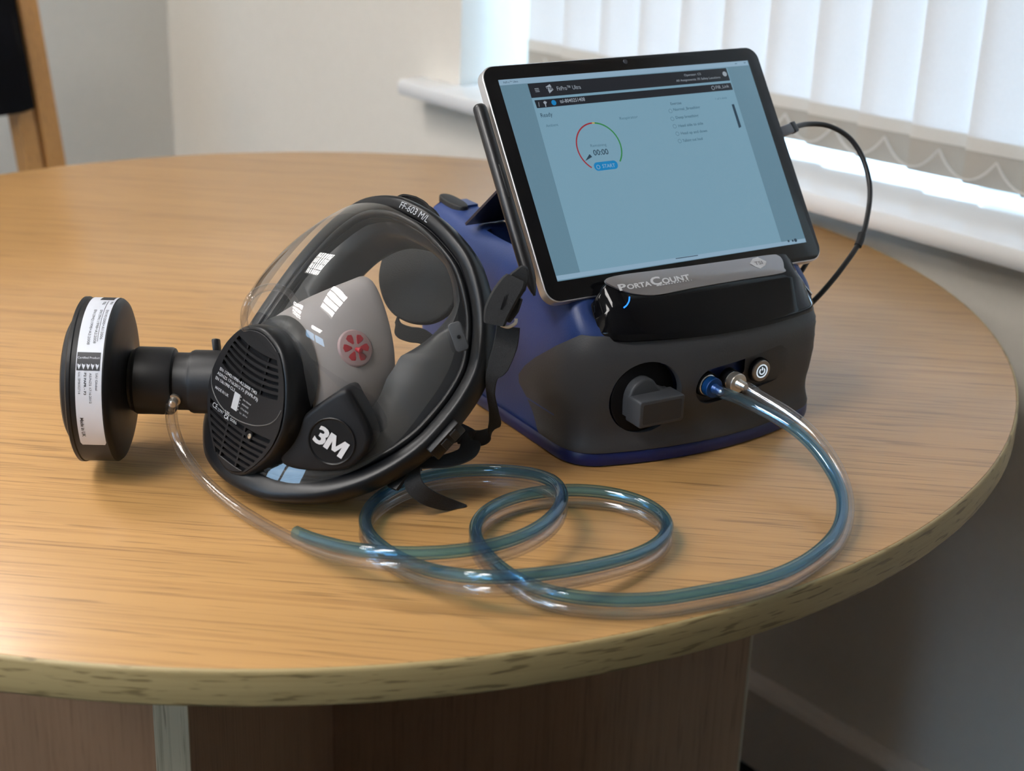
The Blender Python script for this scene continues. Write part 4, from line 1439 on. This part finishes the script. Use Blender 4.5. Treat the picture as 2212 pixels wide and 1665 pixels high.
# cheek port cover on the wearer's left, with a round badge
CN = nrm(MX * .52 + MY * .80 - MZ * .30)
CO = at_plane(712, 945, mk(.052, .046, -.050), CN)
CU_ = nrm(MX - CN * np.dot(MX, CN))
CV_ = np.cross(CN, CU_)
def cpx(u, v):
    q = at_plane(u, v, CO, CN) - CO
    return (float(np.dot(q, CU_)), float(np.dot(q, CV_)))
co = [(744, 842), (764, 868), (784, 905), (797, 940), (796, 962), (782, 988), (757, 1010), (720, 1019), (670, 1019), (625, 1011), (606, 997), (607, 968), (622, 936), (655, 898), (700, 865)]
co = np.array([cpx(*q) for q in smooth_path(co, 4, True)])
V, Fc = prism(co, CO, CU_, CV_, .022, .0030, 4)
cheek = mesh('cheek_cover', V, Fc, M_FACE, mask, angle=40)
bc_ = np.array(cpx(717, 953))
bpt = CO + CU_ * bc_[0] + CV_ * bc_[1]
V, Fc = lathe([(0, .0155), (.0009, .0155), (.0012, .0150), (.0009, .0144), (.0004, .0140)], bpt, CN, 48)
badge = mesh('badge', V, Fc, M_MASK, cheek)
a_, b_ = np.array(cpx(676, 938)), np.array(cpx(745, 985))
d_ = nrm(b_ - a_)
e_ = np.array([-d_[1], d_[0]])
o_ = bc_ - d_ * .0110 - e_ * .0058
def lf(x, y):
    q = o_ + d_ * x + e_ * y
    return CO + CU_ * q[0] + CV_ * q[1] + CN * .0014
text('badge_lettering', '3', M_WHITE, cheek, lf, .0112, bold=.035, width=.0078)
MP = [(0, 0), (3.4, 0), (3.4, 6.4), (5.7, 1.4), (8.3, 1.4), (10.6, 6.4), (10.6, 0), (14, 0), (14, 11), (10.2, 11), (7, 4.7), (3.8, 11), (0, 11)]
poly('badge_lettering', [lf(.0080 + x * .00100, y * .00102) for x, y in MP], M_WHITE, cheek)
# dark skirting of the chin between frame and covers
rings = []
for i in range(NR):
    pass
# lower chin plate, follows the frame under the covers
sel = [i for i in range(NR) if loop[i][1] < -.062]
R = []
for i in sel:
    x, z = loop[i]
    rr_ = []
    for rho, y in ((.90, .0), (.84, .006), (.72, .012), (.58, .016)):
        rr_.append(mk(x * rho, yr(x, z) * rho ** 1.2 + y * .5 - .004, z * rho - .002))
    R.append(rr_)
V, Fc = loft(R, False)
mesh('chin_liner', V, Fc, M_SEAL, mask, angle=60)

# oral nasal cup with red inhalation valve
CT = []
ncup = 48
def cup_ring(t):
    """t = 0 at the housing, 1 at the open rim against the face"""
    P = []
    for k_ in range(ncup):
        a_ = 2 * math.pi * k_ / ncup
        s_, c_ = math.sin(a_), math.cos(a_)
        # front circle
        f_ = np.array([.031 * s_, .060 + .010 * c_, -.034 + .031 * c_])
        # back outline: narrow nose at the top, wide chin
        top = .066
        bot = -.080
        zz = -.012 + (top if c_ > 0 else -bot + 0) * (c_ if c_ > 0 else c_)
        ww = .047 * (1 - .42 * max(0, c_) ** 2.2)
        b_ = np.array([ww * s_ * (1.0 if c_ < .2 else 1.0), .004 + .024 * max(0, c_) ** 1.5 + .006 * max(0, -c_), zz])
        e = t
        p = f_ * (1 - e) + b_ * e
        bul = .006 * math.sin(math.pi * t)
        p[0] += bul * s_
        p[1] += .004 * math.sin(math.pi * t)
        P.append(mk(*p))
    return P
V, Fc = loft([cup_ring(t) for t in np.linspace(0, 1, 14)] + [[p - MY * .003 for p in cup_ring(1.0)]], True)
cup = mesh('nose_cup', V, Fc, M_CUP, mask, angle=70)
def grow(R_, k_):
    c_ = np.mean(R_, axis=0)
    return [c_ + (p - c_) * k_ for p in R_]
V, Fc = loft([grow(cup_ring(0), 1.00), grow(cup_ring(0), 1.10), grow(cup_ring(.08), 1.09), grow(cup_ring(.15), 1.06), grow(cup_ring(.16), 1.0)], True)
mesh('cup_collar', V, Fc, M_SEAL, mask, angle=50)
# seat of the valve, found on the cup wall
def cup_pt(t, a_):
    k_ = a_ / (2 * math.pi) * ncup
    R_ = cup_ring(t)
    i0 = int(k_) % ncup
    f_ = k_ - int(k_)
    return R_[i0] * (1 - f_) + R_[(i0 + 1) % ncup] * f_
best = None
for t in np.linspace(.2, .9, 29):
    R_ = cup_ring(t)
    for k_ in range(2, 22):
        d = R_[k_] - CAM
        zc_ = np.dot(d, FW)
        u = 1106 + F * np.dot(d, RT) / zc_
        v = 832.5 - F * np.dot(d, UP) / zc_
        e = (u - 768) ** 2 + (v - 757) ** 2
        if best is None or e < best[0]: best = (e, t, k_, R_[k_])
_, vt, vk, vp = best
tv = nrm(cup_ring(vt + .05)[vk] - cup_ring(vt - .05)[vk])
av = nrm(cup_ring(vt)[vk + 1] - cup_ring(vt)[vk - 1])
vn = nrm(np.cross(tv, av))
if np.dot(vn, CAM - vp) < 0: vn = -vn
vu = nrm(MX - vn * np.dot(MX, vn)); vv_ = np.cross(vn, vu)
V, Fc = lathe([(-.001, .0125), (.0003, .0120), (.0008, .0112)], vp, vn, 40)
valve = mesh('inhale_valve', V, Fc, M_HALO, mask)
for k_ in range(6):
    a_ = math.radians(60 * k_ + 12)
    P = []
    for r, da in ((.0030, -12), (.0070, -20), (.0088, -17), (.0096, 0), (.0088, 17), (.0070, 20), (.0030, 12)):
        P.append((r * math.cos(a_ + math.radians(da)), r * math.sin(a_ + math.radians(da))))
    V, Fc = prism(np.array(P), vp + vn * .0010, vu, vv_, .001, .0002, 1)
    mesh('valve_window', V, Fc, M_RED, valve, smooth=False)
V, Fc = lathe([(.0006, .0015), (.0030, .0014), (.0038, .0021), (.0052, .0017), (.0057, .0006)], vp + vu * .0008, nrm(vn + vu * .5), 16)
mesh('valve_stud', V, Fc, M_RED, valve)

# inner sampling tube arching inside the visor
pts = [at_plane(u, v, mk(-.012, 0, 0), MX) for u, v in ((531, 712), (527, 690), (531, 662), (545, 637), (572, 622), (602, 621), (625, 634), (639, 658), (644, 690))]
V, Fc = tube(smooth_path(pts, 6), .0024, 10)
M_CLEAR = clear_mat('clear_pvc', (0.975, 0.965, 0.955), (0.70, 0.69, 0.68), ior=1.62, rough=0.035, milk=0.015, blend=0.34)
mesh('sampling_tube', V, Fc, M_CLEAR, mask)

# filter port, adaptor and canister on the wearer's right
AX = nrm(-RT * math.cos(math.radians(2.4)) - FW * math.sin(math.radians(2.4)) + UP * .025)
P0 = at_plane(470, 825, mk(-.058, .047, -.051), nrm(FW))
V, Fc = lathe([(-.030, .0213), (.0150, .0213), (.0170, .0205), (.0172, .0198), (.0188, .0193), (.0270, .0193), (.0276, .0200), (.0283, .0218), (.0300, .0226), (.0520, .0226), (.0543, .0212)], P0, AX, 56)
adap = mesh('filter_adaptor', V, Fc, M_CAN, mask, angle=30)
V, Fc = lathe([(.0535, .0205), (.0560, .0205), (.0565, .0190), (.0572, .0205), (.0585, .0300), (.0598, .0420), (.0608, .0490), (.0622, .0528), (.0640, .0543), (.0845, .0543), (.0852, .0550), (.0872, .0550), (.0880, .0538), (.0890, .0490), (.0900, .0430), (.0935, .0412), (.0950, .0385), (.0955, .0350), (.0956, .0)], P0, AX, 96, True, False)
can = mesh('filter_canister', V, Fc, M_CAN, mask, angle=30)
# label round the near side of the canister
CX = nrm(np.cross(AX, UP)); CY = np.cross(AX, CX)
if np.dot(CX, FW) > 0: CX, CY = -CX, -CY
# angle measured from the direction towards the camera, positive upward
CYu = UP - AX * np.dot(UP, AX); CYu = nrm(CYu); CXt = nrm(-FW + AX * np.dot(FW, AX))
CXt = nrm(CXt - CYu * np.dot(CXt, CYu))
def can_pt(h, ang_, r): return P0 + AX * h + r * (math.cos(ang_) * CXt + math.sin(ang_) * CYu)
A0, A1 = math.radians(-51), math.radians(100)
h0, h1 = .0648, .0812
HM = lambda h: .0648 + (h - .0712) * .0164 / .0173
R = []
for t in np.linspace(A0, A1, 64):
    ins = .0
    if t - A0 < .03: ins = .0010 * (1 - (t - A0) / .03)
    R.append([can_pt(h, t, .05455) for h in (h0 + ins, h0 + .004, (h0 + h1) / 2, h1 - .004, h1 - ins)])
V, Fc = loft(R, False)
label = mesh('canister_label', V, Fc, M_LABEL, can, fix=False)
def lab_fn(h, a_deg):
    """text runs down the canister; x goes downward round the rim, y goes back towards the mask"""
    return lambda x, y: can_pt(HM(h) - y, math.radians(a_deg) - x / .0545, .0547)
for s_, h, a_, hh, w_, bo_ in (('EN143:2000+A1:2006', .0745, 55, .0017, .026, .0), ('EN12941:1998+A2:2008', .0785, 55, .0017, .029, .0), ('EN12942:1998+A2:2008', .0825, 55, .0017, .030, .0), ('P3 R', .0738, 68, .0015, .0045, .02), ('P3 SL', .0788, 68, .0016, .0050, .02),
                            ('SAI Global', .0752, 4, .0014, .0110, 0), ('AS/NZS 1716:2012', .0793, 4, .0014, .0195, 0), ('P2 PAPR - P3', .0828, 4, .0014, .0140, .02), ('Lic. SMK02714', .0866, 4, .0014, .0135, 0), ('Made in UK', .0862, -27, .0022, .0150, .02)):
    text('label_lettering', s_, M_INK, can, lab_fn(h, a_), hh, bold=bo_, width=w_)
def lab_patch(hA, hB, aA, aB, mat, name, n=8, r=.05466):
    R_ = [[can_pt(HM(hA), math.radians(t), r), can_pt(HM(hB), math.radians(t), r)] for t in np.linspace(aA, aB, n)]
    V, Fc = loft(R_, False)
    mesh(name, V, Fc, mat, can, smooth=False, fix=False)
lab_patch(.0725, .0880, 5.5, 18, M_INK, 'label_block')
lab_patch(.0728, .0822, 72, 84, M_INK, 'label_block')
lab_patch(.0757, .0760, 26, 70, M_INK, 'label_line', 16)
for i in range(5):
    hA = HM(.0733 + i * .0030)
    R_ = [can_pt(hA + d_h, math.radians(t_), .05472) for d_h, t_ in ((0, 10.2), (.0010, 8), (.0020, 10.2), (.0020, 8.8), (.0010, 6.2), (0, 8.8))]
    mesh('label_tick', R_, [[0, 1, 2, 5], [2, 3, 4, 5]], M_LABEL, can, smooth=False, fix=False)
text('label_lettering', 'Certified Product', M_LABEL, can, lambda x, y: can_pt(HM(.0876) - x, math.radians(13.5) + y / .0545, .05474), .0014, width=.0138)
# hose barb on the adaptor
nb = at_plane(377, 860, P0 + AX * .0235 - FW * .014, FW)
nd = nrm(-UP * .55 - FW * .83)
V, Fc = lathe([(-.006, .0034), (.0015, .0034), (.0018, .0044), (.0050, .0044), (.0052, .0030), (.0090, .0028), (.0095, .0022)], nb - nd * .002, nd, 20)
mesh('hose_barb', V, Fc, M_STEEL, mask)
# clip where the frame meets the port
V, Fc = box(at_plane(469, 757, mk(-.07, .05, -.03), FW), np.array([nrm(RT + UP * .12), nrm(UP - RT * .12), -FW]), (.0020, .0080, .006), .001, 2)
mesh('port_clip', V, Fc, M_MASK, mask)

# moulded details on the frame's right cheek
ci = int(np.argmin(np.linalg.norm(loop - np.array([.0985, -.012]), axis=1)))
cpos = rim_pt(ci, .0015, -.006)
cu_, cn_ = nrm(rim_pt(ci + 2, 0, 0) - rim_pt(ci - 2, 0, 0)), nrm(rim_pt(ci, .01, 0) - rim_pt(ci, 0, 0))
cax = np.array([cu_, cn_, np.cross(cu_, cn_)])
V, Fc = box(cpos, cax, (.0130, .0030, .0060), .001, 2)
clip = mesh('frame_clip', V, Fc, M_MASK, mask)
for s_ in (-.006, .002):
    V, Fc = box(cpos + cu_ * s_ + cn_ * .0030, cax, (.0028, .0008, .0042), .0004, 1)
    mesh('clip_bar', V, Fc, M_RUBBER, clip)
V, Fc = prism(rrect(.0085, .019, .0022, 4), at_depth(990, 727, .962), nrm(RT * .94 + UP * .33), nrm(UP * .94 - RT * .33), .002, .0006)
tabp = mesh('rivet_tab', V, Fc, matl('grey_tab', (.05, .052, .056), .4, noise=.05, scale=200), mask)
V, Fc = lathe([(0, .0012), (.0008, .0010)], at_depth(991, 727, .9617), -FW, 12)
mesh('rivet', V, Fc, M_BLACK, tabp)

# head harness: pad hanging behind the face opening, straps and buckles
pc = at_plane(903, 592, mk(-.03, -.062, .065), MY)
pu = nrm(RT - MY * np.dot(RT, MY)); pv = nrm(np.cross(MY, pu))
pad = []
for u, v in smooth_path([(845, 512), (880, 490), (930, 500), (975, 540), (990, 600), (975, 660), (940, 690), (900, 697), (858, 685), (830, 655), (816, 605), (824, 555)], 4, True):
    q = at_plane(u, v, pc, MY) - pc
    pad.append((float(np.dot(q, pu)), float(np.dot(q, pv))))
V, Fc = prism(np.array(pad), pc, pu, pv, .005, .002, 3)
hpad = mesh('harness_pad', V, Fc, M_PAD, mask)
strapP = smooth_path([at_plane(u, v, pc - MY * .004, MY) for u, v in ((858, 690), (862, 712), (885, 722), (915, 728), (955, 760))], 6)
V, Fc = ribbon(strapP, [UP] * len(strapP), .010, .002)
mesh('harness_strap', V, Fc, M_PAD, hpad)
def strap(name, pts, width, across, th=.0016, n=8, parent=mask, mat=M_STRAP):
    P = smooth_path([at_depth(*q) if len(q) == 3 else q for q in pts], n)
    Wd = np.interp(np.linspace(0, 1, len(P)), np.linspace(0, 1, len(width)), width)
    A_ = smooth_path(np.array(across), n) if len(across) == len(pts) else [np.array(across[0])] * len(P)
    V, Fc = ribbon(P, A_, Wd, th)
    V = [clampz(v) for v in V]
    return mesh(name, V, Fc, mat, parent)
def sv(a_deg, out=0.0):
    """direction across a strap given in the picture's right / up axes"""
    t = math.radians(a_deg)
    return RT * math.cos(t) + UP * math.sin(t) - FW * out
# upper temple buckle: two leaf shaped halves
strap('strap_tab', [(1068, 700, .962), (1074, 672, .960), (1090, 640, .958), (1108, 612, .957), (1114, 600, .957)], [.011, .014, .0145, .013, .010], [sv(-25)], .0045)
strap('strap_end', [(1102, 640, .966), (1112, 616, .963), (1124, 596, .960), (1133, 576, .958)], [.010, .0135, .0100, .0025], [sv(-8)], .003)
strap('strap_end', [(1090, 690, .970), (1104, 665, .968), (1116, 640, .966)], [.006, .0085, .006], [sv(-20)], .004)
V, Fc = tube(smooth_path([at_depth(*q) for q in ((1082, 702, .962), (1098, 706, .962), (1113, 698, .962), (1115, 688, .962))], 5), .0011, 8)
mesh('wire_loop', V, Fc, M_STEEL, mask)
for k_ in range(4):
    V, Fc = tube([at_depth(1081 + k_ * 4.5, 668 - k_ * 3.5, .9567), at_depth(1090 + k_ * 4.5, 634 - k_ * 3.5 + 6, .9557)], .00045, 6)
    mesh('grip_ridge', V, Fc, M_FACE, mask)
# strap hanging from it and running back to the lower buckle
strap('long_strap', [(1098, 705, .972), (1092, 745, .974), (1076, 790, .976), (1062, 815, .978), (1060, 850, .985), (1067, 890, .998), (1068, 920, 1.010), (1050, 942, 1.018), (1020, 946, 1.020), (985, 934, 1.012), (950, 922, 1.004), (925, 912, .998)], [.014, .0145, .013, .007, .005, .006, .008, .0095, .010, .010, .010, .009],
      [sv(-15), sv(-20), sv(-25), sv(-10), sv(0, .4), sv(10, .6), sv(40, .5), sv(75), sv(90), sv(80), sv(75), sv(75)])
# lower buckle with the doubled strap loop and the free tail
LA = nrm(RT * .45 - UP * .70 - FW * .55)
lw = strap('strap_loop', [(900, 990, .985), (922, 968, .990), (950, 945, .997), (980, 932, 1.004), (1004, 938, 1.006), (1016, 958, 1.001), (1006, 980, .994), (970, 994, .989), (925, 1000, .986), (902, 1003, .984)], [.008, .014, .0165, .0170, .0160, .013, .011, .010, .008, .006], [LA])
for k_ in range(2):
    for j_ in range(4):
        V, Fc = box(at_depth(948 + j_ * 9 + k_ * 5, 950 - j_ * 4.5 + k_ * 8, .9900 + .0017 * j_ - k_ * .001), np.array([nrm(RT + UP * .35), nrm(UP - RT * .35), -FW]), (.0008, .0008, .0006))
        mesh('stitch', V, Fc, M_GREYD, lw, smooth=False)
strap('strap_tail', [(896, 1003, .984), (890, 1025, .980), (896, 1050, .978), (920, 1072, .982), (955, 1086, .992), (985, 1093, 1.000), (1006, 1098, 1.004)], [.008, .010, .011, .0105, .0085, .006, .004],
      [sv(0), sv(0), sv(20), sv(50), sv(70), sv(80), sv(85)])
bk_ = G()
for u0, v0, u1, v1 in ((868, 990, 898, 978), (862, 1015, 905, 1008), (866, 985, 850, 1050), (898, 975, 908, 1018)):
    bk_.add(*tube([at_depth(u0, v0, .984), at_depth(u1, v1, .984)], .0014, 8))
bk_.build('strap_buckle', M_MASK, mask)
strap('frame_arm', [(935, 925, .992), (905, 955, .986), (880, 990, .982), (860, 1030, .980), (848, 1055, .978)], [.016, .015, .012, .009, .006], [sv(-20, .3)], .004, mat=M_MASK)
# forehead buckle behind the frame
strap('top_strap', [(852, 440, 1.045), (868, 437, 1.05), (890, 445, 1.052), (915, 458, 1.052), (940, 482, 1.045)], [.006, .010, .013, .012, .008], [sv(80, .3)], .003)
V, Fc = prism(np.array([(math.cos(t) * .011, math.sin(t) * .006) for t in np.linspace(0, 2 * math.pi, 20, endpoint=False)]), at_depth(922, 462, 1.05), nrm(RT * .8 - UP * .6), nrm(UP * .8 + RT * .6), .004, .0015)
mesh('top_buckle', V, Fc, M_RUBBER, mask)

# ------------------------------------------------------------------ twin sampling tubes
TRAD = .00415
H2, H1, L2, L1 = .0296, .0212, .01265, .00425            # heights: blue rides on the clear tube, second layer over the first
tubing = thing('twin_tubing', 'coiled twin tubes, blue joined on clear, running from the machine ports', 'tubing', at_z(1100, 1150, 0))
# (u, v, height) of the blue tube from its cut end to the port
HI, LO = .0290, .01265
bl = [(640, 1150, .0150), (668, 1162, .0165), (700, 1172, .0190), (740, 1182, .0230), (790, 1190, .0280), (860, 1196, .0294), (950, 1194, .0294), (1040, 1184, .0294), (1120, 1162, .0290), (1180, 1130, .0285), (1213, 1092, .0285), (1218, 1060, .0290), (1196, 1036, .0280), (1150, 1022, .0230), (1090, 1016, .0170), (1030, 1014, .0135), (970, 1018, LO), (905, 1030, LO), (845, 1055, LO), (800, 1090, LO), (784, 1122, LO), (795, 1156, LO), (835, 1190, LO), (890, 1219, .0145), (950, 1236, .0200), (1020, 1246, .0280), (1090, 1247, .0294), (1160, 1241, .0294), (1250, 1228, .0250), (1330, 1211, .0190), (1400, 1188, .0145), (1440, 1158, LO), (1447, 1128, LO), (1418, 1097, LO), (1365, 1074, LO), (1295, 1060, LO), (1225, 1057, LO), (1150, 1063, LO), (1085, 1082, LO), (1040, 1108, LO), (1022, 1138, LO), (1030, 1172, LO), (1060, 1208, LO), (1105, 1245, LO), (1160, 1272, LO), (1230, 1289, LO), (1320, 1296, LO), (1420, 1295, LO), (1523, 1277, LO), (1635, 1255, LO), (1710, 1229, LO), (1765, 1194, .0128), (1803, 1157, .0135), (1820, 1115, .0150)]
blue = [at_z(u, v, h) for u, v, h in bl]
# the last stretch lifts off the table and bends into the port
qb, nb_ = fr_pt(bx, bz)
endb = qb + nb_ * .012
for u, v, h in ((1818, 1056, .0195), (1795, 1016, .0245), (1765, 971, .0305), (1728, 934, .0360), (1691, 908, .0400), (1643, 884, .0440), (1603, 863, .0465)): blue.append(at_z(u, v, h))
blue += [endb + nb_ * .004, endb]
bs = smooth_path(blue, 10)
bs = resample(bs, 560)
def soften(P, k=9, it=2):
    P = np.array(P)
    for _ in range(it):
        Q = np.r_[np.repeat(P[:1], k, 0), P, np.repeat(P[-1:], k, 0)]
        ker = np.hanning(2 * k + 3)[1:-1]; ker /= ker.sum()
        N_ = np.stack([np.convolve(Q[:, c], ker, 'valid') for c in range(3)], 1)
        wgt = np.clip(np.minimum(np.arange(len(P)), np.arange(len(P))[::-1]) / 12., 0, 1)[:, None]
        P = P * (1 - wgt) + N_ * wgt
    return P
bs = soften(bs)
# clear tube: directly under the blue one, then free at both ends
cl = [at_z(u, v, h) for u, v, h in ((378, 868, .052), (370, 884, .047), (366, 905, .040), (374, 940, .030), (398, 985, .020), (440, 1038, .011), (500, 1090, .006), (560, 1128, .0046))]
cl[0] = nb + nd * .002
cl.insert(1, nb + nd * .0115)
under = []
for k_ in range(len(bl)):
    if k_ < 2 or k_ > len(bl) - 3: continue
    p = np.array(blue[k_])
    if k_ < 5:
        hh = [0, 0, .0085, .0135, .0195][k_]
        p = at_z(bl[k_][0] + 2, bl[k_][1] + 24, max(.0044, hh))
    else: p = p - EZ * (2 * TRAD + .0001)
    under.append(p)
for u, v, h in ((1797, 1196, .0046), (1822, 1163, .0050), (1834, 1112, .0085), (1834, 1075, .0130), (1821, 1030, .0200), (1795, 982, .0275), (1765, 943, .0340), (1728, 908, .0410), (1691, 884, .0455), (1650, 860, .0490)): under.append(at_z(u, v, h))
qm, nm_ = fr_pt(mx_, mz_)
endm = qm + nm_ * .013
under += [endm + nm_ * .003, endm]
cs_ = resample(smooth_path(cl + [at_z(612, 1156, .0046)] + under, 10), 640)
cs_ = soften(cs_)
M_BLUETUBE = clear_mat('blue_pvc', (0.66, 0.86, 0.96), (0.15, 0.42, 0.64), ior=1.65, rough=0.035, milk=0.02, blend=0.40)
def pipe(name, P, mat):
    T, N, B = frames(P)
    a_ = np.linspace(0, 2 * math.pi, 14, endpoint=False)
    def rg(i, r): return [P[i] + r * (math.cos(t) * N[i] + math.sin(t) * B[i]) for t in a_]
    rings = [rg(i, TRAD) for i in range(len(P))] + [rg(i, TRAD * .56) for i in range(len(P) - 1, -1, -1)]
    rings.append(rings[0])
    V, Fc = loft(rings, True)
    return mesh(name, V, Fc, mat, tubing, angle=60)
bt = pipe('blue_tube', bs, M_BLUETUBE)
ct = pipe('clear_tube', cs_, M_CLEAR)
def fitting(name, q, n, mat, parent):
    V, Fc = lathe([(-.0015, .0050), (.0008, .0050), (.0010, .0068), (.0012, .0072), (.0060, .0072), (.0066, .0068), (.0068, .0036), (.0080, .0030), (.0086, .0034), (.0100, .0027), (.0106, .0033), (.0120, .0026), (.0126, .0032), (.0140, .0025), (.0146, .0021)], q, n, 32)
    mesh(name, V, Fc, mat, parent, angle=30)
fitting('blue_fitting', qb, nb_, M_BLUEFIT, bt)
fitting('metal_fitting', qm, nm_, M_STEEL, ct)
